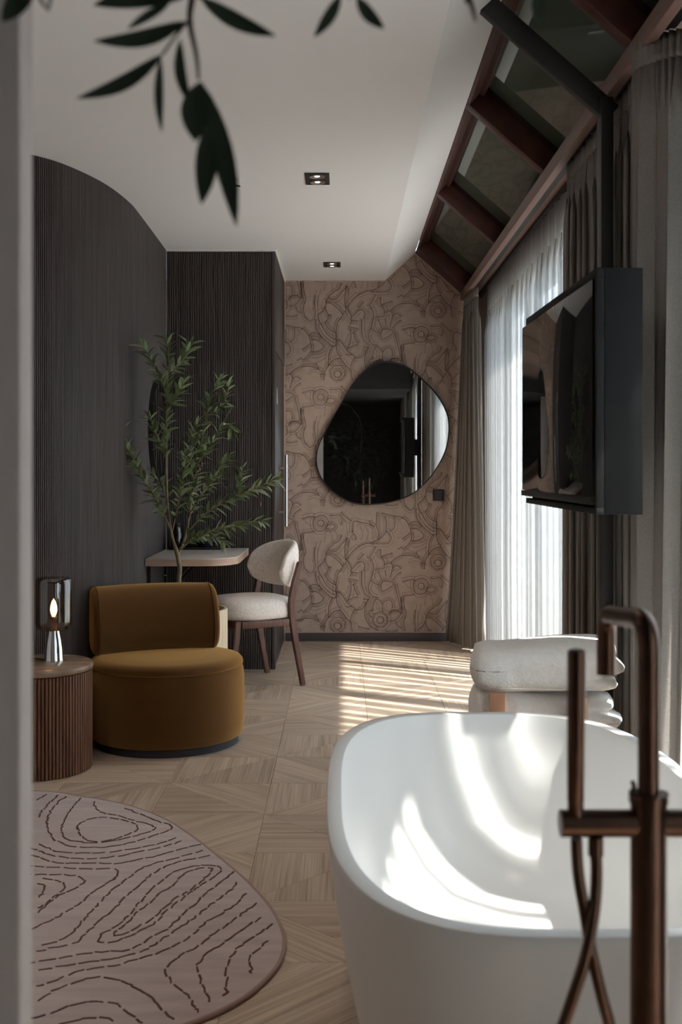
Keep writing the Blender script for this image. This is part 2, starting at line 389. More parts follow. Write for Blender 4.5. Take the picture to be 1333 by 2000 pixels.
# roof glazing -------------------------------------------------------
roof = tag(link(bpy.data.objects.new('roof_window', None)), kind='structure')
sl = Vector((BX - TX, 0, BZ - TZ)).normalized(); up = Vector((-sl.z, 0, sl.x)); LEN = math.hypot(BX - TX, BZ - TZ)
def slope_mat(Y): return Matrix(((sl.x, 0, up.x, TX), (0, 1, 0, Y), (sl.z, 0, up.z, TZ), (0, 0, 0, 1)))
RY = [0.4, 1.9, 3.42, 4.89, 6.45]
for Y in RY: box('rafter', (0, -0.035, 0.0), (LEN, 0.035, 0.13), M['redwood'], roof, 0.004, slope_mat(Y))
box('rafter', (-0.0, -0.2, 0.0), (LEN, 0.0, 0.13), M['redwood'], roof, 0.004, slope_mat(YB - 0.002))
edges = [-0.6] + RY + [YB - 0.2]
for a, b in zip(edges, edges[1:]):
    box('pane', (0.02, a + 0.036, 0.085), (LEN, b - 0.036, 0.091), M['roofpane'], roof, 0, slope_mat(0))
    box('glazing_bead', (0.016, a + 0.036, 0.066), (0.036, b - 0.036, 0.084), M['redwood'], roof, 0, slope_mat(0))
box('screen_cloth', (-0.05, -0.7, 0.112), (LEN + 0.3, YB + 0.1, 0.118), M['blind'], roof, 0, slope_mat(0))
box('light_seal', (-0.08, -0.7, 0.06), (-0.001, YB - 0.2, 0.1115), M['redwood'], roof, 0, slope_mat(0))  # hidden strip added to seal out daylight leaking past the screen cloth
box('lining_board', (0.0, -0.7, 0.002), (0.016, YB - 0.2, 0.112), M['redwood'], roof, 0, slope_mat(0))
tag(box('trim_1', (BX, -2.5, BZ - 0.055), (BX + 0.034, YB - 0.002, BZ + 0.005), M['eave'], bevel=0.003), 'brown grey eave board above the curtains', kind='structure')
tag(box('trim_2', (BX + 0.036, -2.5, BZ - 0.012), (1.30, YB, BZ + 0.04), M['eave']), kind='structure')
# window wall
lint = tag(box('wall_right', (1.06, -2.6, 2.30), (1.22, YB, BZ - 0.014), M['eave']), kind='structure')
box('wall_pier', (1.06, 7.80, 0), (1.22, YB, 2.30), M['plaster'], lint)
box('wall_pier', (1.06, -2.6, 0), (1.22, -0.15, 2.30), M['plaster'], lint)
wy = [-0.15, 1.2, 2.65, 4.2, 5.7, 6.75, 7.8]
for n, (a, b) in enumerate(zip(wy, wy[1:])):
    t = tag(link(bpy.data.objects.new('window_%d' % (n + 1), None)), kind='structure')
    for lo, hi in (((1.10, a, 0.0), (1.16, a + 0.05, 2.3)), ((1.10, b - 0.05, 0.0), (1.16, b, 2.3)),
                   ((1.10, a + 0.05, 0.0), (1.16, b - 0.05, 0.07)), ((1.10, a + 0.05, 2.24), (1.16, b - 0.05, 2.3))):
        box('window_frame', lo, hi, M['steel'], t, 0.003)
    box('pane', (1.127, a + 0.05, 0.07), (1.133, b - 0.05, 2.24), M['pane'], t)
tag(box('bounce_terrace', (1.25, -8, -0.14), (9, 16, -0.02), M['bounce_terrace']), kind='structure')  # unseen outdoor slab added to bounce daylight up into the room

# steel portal: post + inclined bar
pf = thing('steel_portal_frame', 'charcoal steel post with slanting bar under the roof glazing', 'steel frame', (0.86, 3.70, 0))
box('post', (-0.02, -0.03, 0), (0.02, 0.03, 2.45), M['steel'], pf, 0.003)
a = Vector((0.02, 0, 2.40)); b = Vector((-0.455, 0, 2.819)); d = (b - a).normalized(); n_ = Vector((-d.z, 0, d.x))
xf = Matrix(((d.x, 0, n_.x, a.x), (0, 1, 0, 0), (d.z, 0, n_.z, a.z), (0, 0, 0, 1)))
box('inclined_bar', (0, -0.02, -0.032), ((b - a).length, 0.02, 0.032), M['steel'], pf, 0.004, xf)
box('fixing_plate', (-0.022, -0.05, 0.0), (0.035, 0.05, 0.006), M['steel'], pf, 0.002)

# ------------------------------------------------------------------ wallpaper drawing (one half-drop repeat, 0.727 x 0.912 m)
Q = {1: (590, 1000), 2: (700, 1000), 3: (590, 1115), 4: (700, 1115)}
def circ(cx, cy, r, n=14, w_=0.06): return [(cx + r * (1 + w_ * math.sin(k * 2.7)) * math.cos(2 * PI * k / n), cy + r * (1 + w_ * math.sin(k * 2.7)) * math.sin(2 * PI * k / n)) for k in range(n + 1)]
B_ = {1: [circ(380, 222, 62), [(240,130),(290,100),(380,65),(470,90),(520,150),(530,215),(480,310),(430,375),(350,385),(280,365),(235,290),(225,200),(240,130)],
  [(480,320),(540,250),(610,245),(670,290),(620,335),(540,345),(480,320)], [(0,130),(60,120),(150,90),(270,100)], [(0,430),(100,415),(180,405),(260,390)],
  [(800,460),(770,540),(720,600),(660,620),(600,680),(550,710),(510,780),(480,830)], [(910,505),(850,590),(780,660),(740,730),(660,785),(570,770),(530,760)],
  [(490,850),(580,865),(660,920),(750,1000),(820,1085)], [(480,830),(470,900),(430,1000),(340,1075)], [(460,930),(490,1020),(530,1090),(590,1100)],
  [(330,1080),(340,1180),(385,1285)], [(530,1100),(520,1180),(470,1240)], [(270,700),(255,850),(265,1000),(270,1090),(240,1180),(170,1230),(110,1190),(80,1160)],
  [(60,850),(35,930),(40,1060),(80,1160)], [(20,450),(40,600),(80,770),(60,850)], [(910,505),(870,650),(860,800),(880,970)],
  [(880,970),(950,880),(1020,790),(1100,720),(1128,700)], [(930,1000),(970,1070),(1000,1140),(1080,1060),(1128,1000)],
  [(940,990),(900,985),(830,1080),(770,1180)], [(1000,1140),(980,1180)], [(1030,430),(1070,470),(1085,560)], [(1020,420),(1030,220),(1080,185),(1128,195)],
  [(780,0),(850,70),(930,140),(1000,180)], [(560,65),(660,70),(770,60),(805,180),(780,260)]],
 2: [[(0,700),(100,650),(200,620),(300,635),(570,635),(620,610),(655,560),(655,490),(610,410),(560,375)], [(380,0),(370,120),(365,280),(410,400),(400,500),(380,560),(250,615)],
  [(540,80),(565,200),(560,370),(500,480),(400,550)], [(460,20),(600,50),(730,80),(850,90),(885,130)], [(730,80),(740,200),(720,320),(640,390)], [(220,170),(250,240),(330,295)],
  [(0,195),(100,215),(200,235),(330,300)], [(360,690),(310,770),(240,900),(180,910)], [(240,920),(290,1010),(310,1120),(300,1180)],
  [(450,740),(460,880),(560,860),(690,820)], [(460,890),(520,980),(525,1080),(510,1130),(400,1140),(340,1170)], [(530,1050),(650,1025),(690,1100),(680,1180)],
  [(690,1120),(760,1075),(830,1100),(850,1140)], [(650,1020),(740,930),(860,870),(885,868)], [(790,750),(885,695)], [(0,960),(60,900),(110,840)], [(0,1010),(90,1000),(135,1080),(110,1180)]],
 3: [[(0,185),(80,250),(135,340),(165,420),(170,480),(90,560),(0,620)], [(140,330),(220,275),(330,290),(400,380)], [(180,415),(270,415),(350,450),(410,510),(435,550),(400,610),(300,655),(190,655)],
  [(185,490),(185,620),(130,730),(50,800),(0,815)], [(275,0),(290,180),(350,290),(430,390),(520,470),(600,530),(680,520),(685,400),(685,280)], [(385,90),(450,220),(530,320),(620,395),(680,405)],
  [(455,60),(510,160),(590,240),(680,280)], [(770,0),(720,60),(700,160),(685,280)], [(620,535),(570,620),(540,740),(530,930)], [(690,420),(690,560),(720,680),(770,750)],
  [(700,415),(770,440),(850,550),(920,650),(1020,720),(1080,780),(1128,780)], [(900,610),(980,560),(1080,520),(1128,525)], [(975,190),(985,350),(960,500),(910,610)], [(930,150),(980,165),(1080,185),(1128,205)],
  [(1020,260),(1080,400),(1128,490)], [(1000,35),(1100,40),(1128,45)], [(980,0),(985,60),(960,110)], circ(718, 1105, 68), circ(718, 1080, 150, 18), [(540,930),(620,830),(750,785),(830,860),(890,960)],
  [(770,760),(780,790),(870,920),(990,1040)], [(1060,770),(1000,880),(970,1000),(990,1040)], [(990,1040),(1000,1150),(1020,1230)], [(540,930),(480,1020),(450,1120),(440,1230)],
  [(0,960),(130,945),(300,985),(400,1060),(440,1110),(360,1105)], [(290,880),(300,940),(340,990)], [(880,715),(1000,715)]],
 4: [[(300,0),(260,170),(220,250),(210,370),(250,470),(330,520),(400,530)], [(75,0),(70,230),(100,370),(150,470),(230,530),(170,575),(100,560)], [(255,190),(330,250),(440,290)],
  [(500,200),(460,270),(460,360),(490,405),(580,370),(690,290),(700,240),(620,210),(500,200)], [(540,0),(560,110)], [(400,0),(480,190)], [(700,180),(760,90),(860,20)], [(680,0),(640,120)],
  [(740,265),(760,400),(800,540),(830,680),(830,780),(690,780),(620,840)], [(380,560),(330,600),(295,720),(300,790)], [(380,560),(440,610),(485,690),(490,820)],
  [(485,660),(560,595),(640,580),(680,640),(690,740)], circ(440, 975, 155, 16, 0.04), circ(445, 985, 72), [(300,790),(225,820),(225,880),(280,930)],
  [(210,560),(150,680),(130,830),(150,950),(210,1060),(260,1130),(350,1160),(400,1190)], [(600,880),(690,800),(800,800),(850,860),(800,940),(720,1000),(620,1010)],
  [(760,1010),(810,1110),(880,1130)], [(0,1110),(100,1140),(230,1160)], [(540,1200),(680,1220),(800,1190)], [(0,770),(60,770),(130,700),(160,620)], [(870,520),(860,680),(870,860)]]}
T_ = {1: [[(60,170),(120,240),(200,270)], [(680,790),(760,850),(840,910)], [(380,580),(350,700),(320,850),(310,1000)], [(300,600),(270,720),(240,850),(215,1000)], [(915,530),(925,700),(905,860),(890,970)],
  [(840,120),(900,300),(920,480)], [(1100,250),(1128,290)], [(460,370),(470,450),(450,600)], [(550,360),(600,480),(610,640)], [(640,350),(700,440),(700,560)], [(1030,430),(960,560),(930,700)], [(560,740),(650,740),(720,690)], [(500,800),(620,800),(720,880),(800,960)]],
 2: [[(40,300),(90,430),(60,570)], [(140,270),(200,400),(170,560)], [(240,280),(300,400),(280,540)], [(320,320),(360,440),(300,560)], [(780,530),(860,500)], [(430,60),(440,200),(430,340)], [(620,90),(610,230),(620,340)], [(820,140),(860,220)], [(400,1150),(430,1180)],
  [(480,900),(560,900),(600,1000)], [(330,800),(380,850),(380,900)], [(700,1000),(800,930),(880,900)], [(200,1000),(230,1100),(210,1180)]],
 3: [[(150,1040),(280,1000),(380,1040)], [(120,1100),(260,1060),(400,1100)], [(190,720),(330,710),(500,640)], [(190,780),(350,770),(500,690)], [(60,800),(180,860),(290,880),(480,780)], [(1000,1020),(1120,1060)],
  [(310,100),(360,240),(450,350),(560,440),(660,480)], [(480,180),(560,280),(670,340)], [(160,350),(280,340),(360,400)], [(580,700),(600,620),(640,570)], [(820,520),(900,420),(930,300)], [(740,120),(730,240),(700,370)], [(600,930),(660,870),(740,850),(800,890)]],
 4: [[(130,0),(130,200),(150,350),(200,450)], [(330,60),(360,180),(420,240)], [(470,60),(520,170)], [(380,620),(360,700),(390,780)], [(580,640),(560,720),(580,800)], [(180,660),(170,800),(190,940),(260,1060)], [(660,860),(760,860)], [(560,280),(640,250)], [(720,320),(730,450),(770,600)], [(260,300),(250,400)]]}
def wallpaper():
    sc = 1333 / 130.0; PXW = YB / FPX
    for D, wdt, mat, name in ((B_, 0.0068, M['ink'], 'printed_outlines'), (T_, 0.0046, M['ink_thin'], 'printed_hatching')):
        V = []; F = []
        for q, lst in D.items():
            ox, oy = Q[q]
            for pl in lst:
                pts = catmull([(ox + x / sc, oy + y / sc, 0) for x, y in pl], 4)
                # keep every curve once: quadrants overlap at their seams
                for i in range(-2, 3):
                    for j in range(-4, 4):
                        dx, dy = 196 * i, 246 * j - 123 * (i % 2)
                        W = [Vector(((p.x + dx - 666.5) * PXW, 0, HC - (p.y + dy - 915) * PXW)) for p in pts]
                        def ok(p):
                            if p.x < -0.405 or p.x > 0.99 or p.z < 0.066: return False
                            zt = ZC - 0.004 if p.x < 0.317 else (ZC + (p.x - 0.317) * 0.913 - 0.006 if p.x < TX else TZ - (p.x - TX) * 0.879 - 0.012)
                            return p.z < min(zt, 2.82)
                        run = []
                        for p in W + [None]:
                            if p is not None and ok(p): run.append(p); continue
                            if len(run) > 1:
                                b0 = len(V); n = len(run)
                                for k, r in enumerate(run):
                                    t = (run[min(k + 1, n - 1)] - run[max(k - 1, 0)]); t = t.normalized() if t.length > 1e-7 else Vector((1, 0, 0))
                                    nn = Vector((-t.z, 0, t.x)); e = abs(k / (n - 1) - 0.5) * 2
                                    ww = wdt * (0.75 + 0.45 * e ** 3) * 0.5
                                    for s in (-1, 1):
                                        c = r + nn * ww * s; V.append((c.x, YB - 0.0009, c.z))
                                for k in range(n - 1): F.append((b0 + 2 * k, b0 + 2 * k + 1, b0 + 2 * k + 3, b0 + 2 * k + 2))
                            run = []
        tag(mesh_obj(name, V, F, mat, wb), kind='stuff')
_r = random.Random(21)
for q in B_:                                     # pale companion lines that follow the outlines
    for pl in list(B_[q]):
        if len(pl) < 3: continue
        for sgn, dist in ((_r.choice((-1, 1)), 30), (_r.choice((-1, 1)), 58)):
            off = sgn * dist * _r.uniform(0.85, 1.2); out = []
            for k in range(len(pl)):
                x0, y0 = pl[max(k - 1, 0)]; x1, y1 = pl[min(k + 1, len(pl) - 1)]; L_ = math.hypot(x1 - x0, y1 - y0) or 1
                out.append((pl[k][0] - (y1 - y0) / L_ * off, pl[k][1] + (x1 - x0) / L_ * off))
            T_[q].append(out)
wallpaper()

# ------------------------------------------------------------------ wardrobe block
wd = thing('wardrobe', 'tall dark ribbed wardrobe block with chrome bar handle', 'wardrobe', (0, 0, 0))
WX0, WX1, WY = -1.088, -0.409, 7.077
box('body', (WX0, WY + 0.008, 0), (WX1 - 0.006, YB - 0.002, ZC - 0.012), M['dark_panel'], wd)
V, F = slat_run([Vector((WX0, WY, 0)), Vector((WX1 - 0.022, WY, 0))], 0.0145, 0.0112, 0.008, 0.0, ZC - 0.014)
tag(mesh_obj('slats', V, F, M['slat'], wd), kind='stuff')
box('corner_post', (WX1 - 0.022, WY - 0.002, 0), (WX1, WY + 0.05, ZC - 0.012), M['slat'], wd, 0.002)
box('head_panel', (WX1 - 0.008, WY + 0.05, 1.99), (WX1, YB - 0.02, ZC - 0.012), M['slat'], wd, 0.001)
dr = box('door', (WX1 - 0.012, WY + 0.07, 0.02), (WX1 - 0.003, YB - 0.05, 1.975), M['dark_panel'], wd, 0.002)
hd = tube('handle', [(WX1 + 0.045, 7.55, 0.865), (WX1 + 0.045, 7.55, 1.34)], 0.011, M['satin'], dr)
for z in (0.96, 1.25):
    tube('handle_mount', [(WX1 - 0.004, 7.55, z), (WX1 + 0.044, 7.55, z)], 0.007, M['satin'], dr)
box('lock_plate', (WX1 - 0.003, 7.19, 1.66), (WX1 + 0.006, 7.22, 1.76), M['satin'], dr, 0.002)
tag(box('trim_3', (WX0, WY - 0.006, ZC - 0.011), (WX1 + 0.006, YB - 0.004, ZC), M['plaster']), 'thin pale shadow gap strip above the wardrobe', kind='structure')

# ------------------------------------------------------------------ curtains
def curtain(name, label, cat, top, bot, z0, z1, folds, amp, mat, seed, overlap=0.3, group=None, header=0.075, rows=16, hpleat=3, thick=0.0, jitter=0.35):
    rnd = random.Random(seed)
    T = catmull([(x, y, 0) for x, y in top], 10); Bt = catmull([(x, y, 0) for x, y in bot], 10)
    def samp(P, u):
        f = u * (len(P) - 1); i = min(int(f), len(P) - 2); return P[i].lerp(P[i + 1], f - i), (P[min(i + 2, len(P) - 1)] - P[max(i - 1, 0)]).normalized()
    # uneven fold widths
    ws = [1 + jitter * rnd.uniform(-1, 1) for _ in range(folds)]; cum = [0]
    for x in ws: cum.append(cum[-1] + x)
    cum = [c / cum[-1] for c in cum]; am = [amp * rnd.uniform(0.55, 1.15) for _ in range(folds + 1)]
    per = 14; N = folds * per; zs = []
    for r in range(rows + 1):
        f = r / rows; zs.append(z0 + (z1 - header - z0) * f)
    zs += [z1 - header * 0.66, z1 - header * 0.33, z1]
    V = []; F = []
    for zi, z in enumerate(zs):
        f = (z - z0) / (z1 - z0)
        hd_ = max(0.0, min(1.0, (z - (z1 - header - 0.16)) / 0.16))           # 1 in the header
        for k in range(N + 1):
            fi = min(k // per, folds - 1); ph = (k - fi * per) / per
            u = cum[fi] + (cum[fi + 1] - cum[fi]) * ph
            pT, tT = samp(T, u); pB, tB = samp(Bt, u)
            p = pB.lerp(pT, f ** 0.8); t = tB.lerp(tT, f).normalized(); nn = Vector((t.y, -t.x, 0))
            a = am[fi] * (1 - ph) + am[fi + 1] * ph
            wob = 0.35 * noise.noise(Vector((u * 9 + seed, z * 0.8, 0)))
            big = a * (math.sin(2 * PI * (ph + 0.06 * wob)) + 0.35 * wob) * (1 - 0.8 * hd_)
            fine = 0.010 * math.sin(2 * PI * ph * hpleat) * hd_
            lat = overlap * (cum[fi + 1] - cum[fi]) * math.sin(4 * PI * ph) * (1 - hd_) * (samp(T, 1)[0] - samp(T, 0)[0]).length * 0.5
            q = p + nn * (big + fine) + t * lat
            V.append((q.x, q.y, z))
    for r in range(len(zs) - 1):
        for k in range(N):
            i = r * (N + 1) + k; F.append((i, i + 1, i + N + 2, i + N + 1))
    root = thing(name, label, cat, (0, 0, 0), 0, group)
    # fabric below the header tape, then the tape
    hr = len(zs) - 4
    fab = mesh_obj('fabric', V, [f for f in F if f[0] < hr * (N + 1)], mat, root, True)
    tape = mesh_obj('header_tape', V, [f for f in F if f[0] >= hr * (N + 1)], mat, root, True)
    for o in (fab, tape):
        bm = bmesh.new(); bm.from_mesh(o.data); bmesh.ops.delete(bm, geom=[v for v in bm.verts if not v.link_faces], context='VERTS'); bm.to_mesh(o.data); bm.free()
        if thick:
            s = o.modifiers.new('thickness', 'SOLIDIFY'); s.thickness = thick
    return root
ZT = BZ - 0.037
curtain('sheer_curtain', 'white sheer curtain glowing between two dark drapes', 'curtain', [(1.005, 7.72), (1.005, 4.45)], [(1.005, 7.62), (1.005, 4.45)], 0.02, ZT, 26, 0.034, M['sheer'], 3, 0.75, header=0.17, hpleat=4)
curtain('sheer_curtain', 'white sheer curtain over the window beside the bathtub', 'curtain', [(1.005, 3.18), (1.005, 1.35)], [(1.005, 3.18), (1.005, 1.35)], 0.02, ZT, 23, 0.034, M['sheer'], 5, 0.75, header=0.17, hpleat=4)
curtain('drape', 'dark grey drape gathered in the far corner by the wallpaper', 'curtain', [(0.915, 7.66), (0.905, 7.9), (0.895, 8.14)], [(0.955, 7.66), (0.86, 7.88), (0.76, 8.13)], 0.02, ZT, 6, 0.036, M['drape'], 11, 0.5, thick=0.003)
curtain('drape', 'dark grey pleated drape hanging behind the television', 'curtain', [(0.928, 4.62), (0.928, 3.42)], [(0.928, 4.66), (0.928, 3.42)], 0.02, ZT, 13, 0.028, M['drape'], 17, 0.5, thick=0.003)
curtain('drape', 'smooth grey drape end standing beside the bathtub', 'curtain', [(0.885, 3.42), (0.862, 3.31), (0.91, 3.22), (0.985, 3.17)], [(0.885, 3.42), (0.862, 3.33), (0.895, 3.265), (0.95, 3.225)], 0.02, ZT, 3, 0.014, M['drape'], 23, 0.2, thick=0.003, hpleat=5)
curtain('sheer_curtain', 'added white sheer curtain beside the viewer, out of direct view', 'curtain', [(1.005, 0.8), (1.005, -0.45)], [(1.005, 0.8), (1.005, -0.45)], 0.02, ZT, 11, 0.034, M['sheer'], 7, 0.75, header=0.17, hpleat=4)  # this and the next two curtains are unseen, added to shape the light
curtain('drape', 'added unseen dark drape at the window just behind the bath mixer', 'curtain', [(0.93, 1.45), (0.93, 0.75)], [(0.93, 1.45), (0.93, 0.75)], 0.02, ZT, 8, 0.03, M['drape'], 31, 0.5, thick=0.003)  # added here to keep the sun off the front of the bathtub
curtain('drape', 'added unseen dark drape at the window behind the viewer', 'curtain', [(0.93, -0.4), (0.93, -1.6)], [(0.93, -0.4), (0.93, -1.6)], 0.02, ZT, 11, 0.032, M['drape'], 29, 0.5, thick=0.003)
tr = thing('curtain_track', 'black curtain track under the eave board', 'curtain track', (0, 0, 0))
box('rail', (BX + 0.036, -2.4, BZ - 0.034), (BX + 0.075, YB - 0.02, BZ - 0.014), M['black'], tr)
box('rail', (0.985, -2.4, BZ - 0.034), (1.02, YB - 0.02, BZ - 0.014), M['black'], tr)

# ------------------------------------------------------------------ wall mirrors, switch, ceiling fittings
mo = [(755,706),(789,713.5),(819,735),(848.5,764.5),(868,794),(877,822),(876,858),(866,892),(840,934),(806,965),(763.5,981),(712,986),(678.5,979),(644,956),(623,926),(617.5,893),(627.5,858),(657,803),(687,752),(712,724),(734,710)]
mc = px(745, 860, YB); mp_ = catmull([px(x, y, YB) - mc for x, y in mo], 5, True)
mr = thing('pebble_mirror', 'pebble shaped wall mirror with thin dark rim', 'mirror', (mc.x, YB - 0.012, mc.z))
mr.rotation_euler = (0.003, 0, -0.002)
prism('glass', [(p.x * 0.982, p.z * 0.982) for p in mp_], -0.022, -0.008, M['mirror'], mr, axis='Y')
vs, fs = [], []
n = len(mp_)
for p in mp_:
    for s, y in ((1.0, 0.004), (1.0, -0.028), (0.983, -0.028), (0.983, 0.004)): vs.append((p.x * s, y, p.z * s))
for i in range(n):
    for k in range(4): fs.append((i * 4 + k, ((i + 1) % n) * 4 + k, ((i + 1) % n) * 4 + (k + 1) % 4, i * 4 + (k + 1) % 4))
auto_smooth(mesh_obj('rim', vs, fs, M['black'], mr), 40)
# round mirror above the desk
rm = thing('round_mirror', 'round black framed mirror on the ribbed wall above the desk', 'mirror', (-1.083, 6.66, 1.47))
rm.rotation_euler = (0, PI / 2, 0.0)
lathe('frame', [(0.282, 0.0), (0.292, 0.0), (0.292, 0.03), (0.282, 0.03), (0.282, 0.0)], M['black'], rm, 64)
lathe('glass', [(0, 0.006), (0.2815, 0.006), (0.2815, 0.02), (0, 0.02)], M['mirror'], rm, 64)
sp = px(857, 967, YB)
sk = thing('wall_switch', 'small square black wall switch right of the pebble mirror', 'switch', (sp.x, YB, sp.z))
box('plate', (-0.042, -0.009, -0.042), (0.042, -0.001, 0.042), M['black'], sk, 0.003)
box('rocker', (-0.030, -0.013, -0.030), (0.030, -0.0085, 0.030), M['steel'], sk, 0.002)
def downlight(x, Y, L, label):
    t = thing('downlight', label, 'downlight', (x, Y, ZC), 0, 'recessed ceiling spots')
    W_ = 0.057; L /= 2
    for lo, hi in (((-W_, -L, -0.004), (W_, -L + 0.012, 0.0)), ((-W_, L - 0.012, -0.004), (W_, L, 0.0)), ((-W_, -L + 0.012, -0.004), (-W_ + 0.012, L - 0.012, 0)), ((W_ - 0.012, -L + 0.012, -0.004), (W_, L - 0.012, 0))):
        box('trim_frame', lo, hi, M['black'], t)
    box('backplate', (-W_ + 0.012, -L + 0.012, -0.0022), (W_ - 0.012, L - 0.012, -0.0002), M['black'], t)
    for yy in (-L / 2, L / 2):
        sp_ = lathe('spot', [(0.036, -0.003), (0.036, -0.008), (0.031, -0.008), (0.012, -0.0035)], M['satin'], t, 24, (0, yy, 0))
        lathe('lens', [(0, -0.0045), (0.012, -0.0045), (0.012, -0.003)], M['lens'], sp_, 16, (0, yy, 0))
    ld = bpy.data.lights.new('downlight_beam', 'SPOT'); ld.energy = 10.5; ld.color = (1, 0.85, 0.70); ld.spot_size = math.radians(110); ld.spot_blend = 0.8; ld.shadow_soft_size = 0.03
    lo_ = bpy.data.objects.new('downlight_beam', ld); link(lo_, t); lo_.location = (0, 0, -0.03)
M['lens'] = mat_emit('lit_spot_lens', (1, 0.85, 0.68, 1), 4)
downlight(-0.10, 3.09, 0.20, 'added ceiling fill spot beside the bathtub, above the view')  # first of three unseen spots added above the view as fill light
downlight(-1.25, 3.09, 0.20, 'added ceiling fill spot over the rug, above the view')
downlight(-1.25, 2.25, 0.20, 'added unseen ceiling fill spot close behind the pale partition')
downlight(-0.111, 5.34, 0.21, 'black recessed twin ceiling spot nearer to the viewer')
downlight(-0.060, 7.59, 0.18, 'black recessed twin ceiling spot near the wallpapered wall')
sdx = px(459, 350, 5.35)
st = thing('smoke_detector', 'small white smoke detector on the ceiling', 'smoke detector', (sdx.x, 5.35, ZC))
lathe('housing', [(0, -0.001), (0.03, -0.001), (0.03, -0.03), (0.027, -0.033)], M['plastic'], st, 28)
lathe('sensor_slot', [(0, -0.033), (0.026, -0.033), (0.026, -0.042), (0, -0.042)], M['black'], st, 28)
lathe('cap', [(0, -0.042), (0.028, -0.042), (0.026, -0.052), (0, -0.054)], M['plastic'], st, 28)

# ------------------------------------------------------------------ television
tv = thing('television', 'large black wall television in a deep dark grey housing', 'television', (0.673, 3.0, 1.128), math.atan(0.018 / 1.06))
box('housing', (0.022, 0, 0), (0.125, 1.03, 0.652), M['tv'], tv, 0.003)
box('housing_frame', (0.0, 0, 0.628), (0.022, 1.03, 0.652), M['tv'], tv, 0.002)
box('housing_frame', (0.0, 0, 0.0), (0.022, 1.03, 0.018), M['tv'], tv, 0.002)
box('housing_frame', (0.0, 0, 0.018), (0.022, 0.014, 0.628), M['tv'], tv, 0.002)
pn = box('screen', (-0.006, 0.016, 0.046), (0.018, 1.07, 0.624), M['screen'], tv, 0.001)
box('bottom_bezel', (-0.010, 0.016, 0.026), (0.016, 1.07, 0.045), M['black'], pn, 0.002)
box('bracket', (0.126, 0.64, 0.24), (0.172, 0.76, 0.42), M['steel'], tv, 0.002)

# ------------------------------------------------------------------ bathtub
tb = thing('bathtub', 'white freestanding oval bathtub', 'bathtub', (0.38, 2.452, 0))
def sup(hw, hl, n_, N=96):
    out = []
    for k in range(N):
        a = 2 * PI * k / N; c, s = math.cos(a), math.sin(a)
        out.append((hw * math.copysign(abs(c) ** (2 / n_), c), hl * math.copysign(abs(s) ** (2 / n_), s)))
    return out
prof = [(0.115, 0.0, 3.0), (0.10, 0.03, 3.0), (0.080, 0.10, 3.0), (0.052, 0.22, 3.05), (0.024, 0.36, 3.1), (0.007, 0.48, 3.15), (0.001, 0.54, 3.2), (0.0, 0.556, 3.2), (0.001, 0.559, 3.2), (0.003, 0.56, 3.2),
        (0.029, 0.56, 3.2), (0.031, 0.559, 3.2), (0.032, 0.556, 3.2), (0.035, 0.52, 3.2), (0.05, 0.40, 3.0), (0.08, 0.27, 2.8), (0.12, 0.18, 2.6), (0.18, 0.125, 2.5), (0.27, 0.105, 2.4), (0.37, 0.10, 2.2)]
vs = []; fs = []; N = 96
for ins, z, ex in prof:
    vs += [(x, y, z) for x, y in sup(0.41 - ins, 0.777 - ins * (1.15 if z < 0.3 and ins > .1 else 1), ex, N)]
for i in range(len(prof) - 1):
    for k in range(N): fs.append((i * N + k, i * N + (k + 1) % N, (i + 1) * N + (k + 1) % N, (i + 1) * N + k))
fs.append(tuple(range(N))[::-1]); fs.append(tuple((len(prof) - 1) * N + k for k in range(N)))
auto_smooth(mesh_obj('basin', vs, fs, M['tub'], tb), 32)
lathe('drain', [(0, 0.1005), (0.033, 0.1005), (0.033, 0.106), (0.028, 0.110), (0, 0.110)], M['bronze'], tb, 28)

# ------------------------------------------------------------------ floor standing bath mixer
FY = 1.28; fx = (1268 - 666.5) / FPX * FY
ft = thing('bath_mixer', 'brushed bronze floor standing bath mixer with hand shower', 'tap', (fx, FY, 0))
def fz(y): return HC - (y - 915) / FPX * FY
def fpx(x): return (x - 1268) / FPX * FY
lathe('floor_flange', [(0, 0), (0.05, 0), (0.05, 0.008), (0.047, 0.011), (0.022, 0.011)], M['bronze'], ft)
lathe('column', [(0.0205, 0.011), (0.0205, fz(1560)), (0.0185, fz(1556)), (0, fz(1556))], M['bronze'], ft)
lathe('collar', [(0.0207, fz(1566)), (0.0223, fz(1566)), (0.0223, fz(1548)), (0.0125, fz(1548))], M['bronze'], ft)
zt = fz(1216)
arc = [Vector((0, 0, fz(1548)))] + [Vector((0, 0, z)) for z in (fz(1480), fz(1400), fz(1300))]
R = 0.032; dirv = Vector((-0.004, 0.16, 0)).normalized()
for k in range(9):
    a_ = PI / 2 * k / 8; arc.append(Vector((0, 0, zt - R)) + dirv * (R * (1 - math.cos(a_))) + Vector((0, 0, R * math.sin(a_))))
reach = 0.185
arc.append(dirv * (reach * 0.5) + Vector((0, 0, zt - 0.006)))
R2 = 0.026
for k in range(8):
    a_ = PI / 2 * k / 7; arc.append(dirv * (reach - R2 + R2 * math.sin(a_)) + Vector((0, 0, zt - 0.012 - R2 * (1 - math.cos(a_)))))
arc.append(dirv * reach + Vector((0, 0, zt - 0.092)))
tube('spout', arc, 0.0122, M['bronze'], ft, 20)
zb = fz(1608)
tube('cross_bar', [(fpx(1095), 0, zb), (fpx(1372), 0, zb)], 0.0152, M['bronze'], ft, 24)
tube('lever', [(-0.0165, 0.0, fz(1552)), (-0.0175, 0, fz(1540)), (-0.0165, 0, fz(1533)), (-0.019, 0, fz(1526))], 0.0028, M['bronze'], ft, 10)
tube('valve_handle', [(fpx(1374), 0, zb), (fpx(1410), 0, zb)], 0.019, M['bronze'], ft, 24)
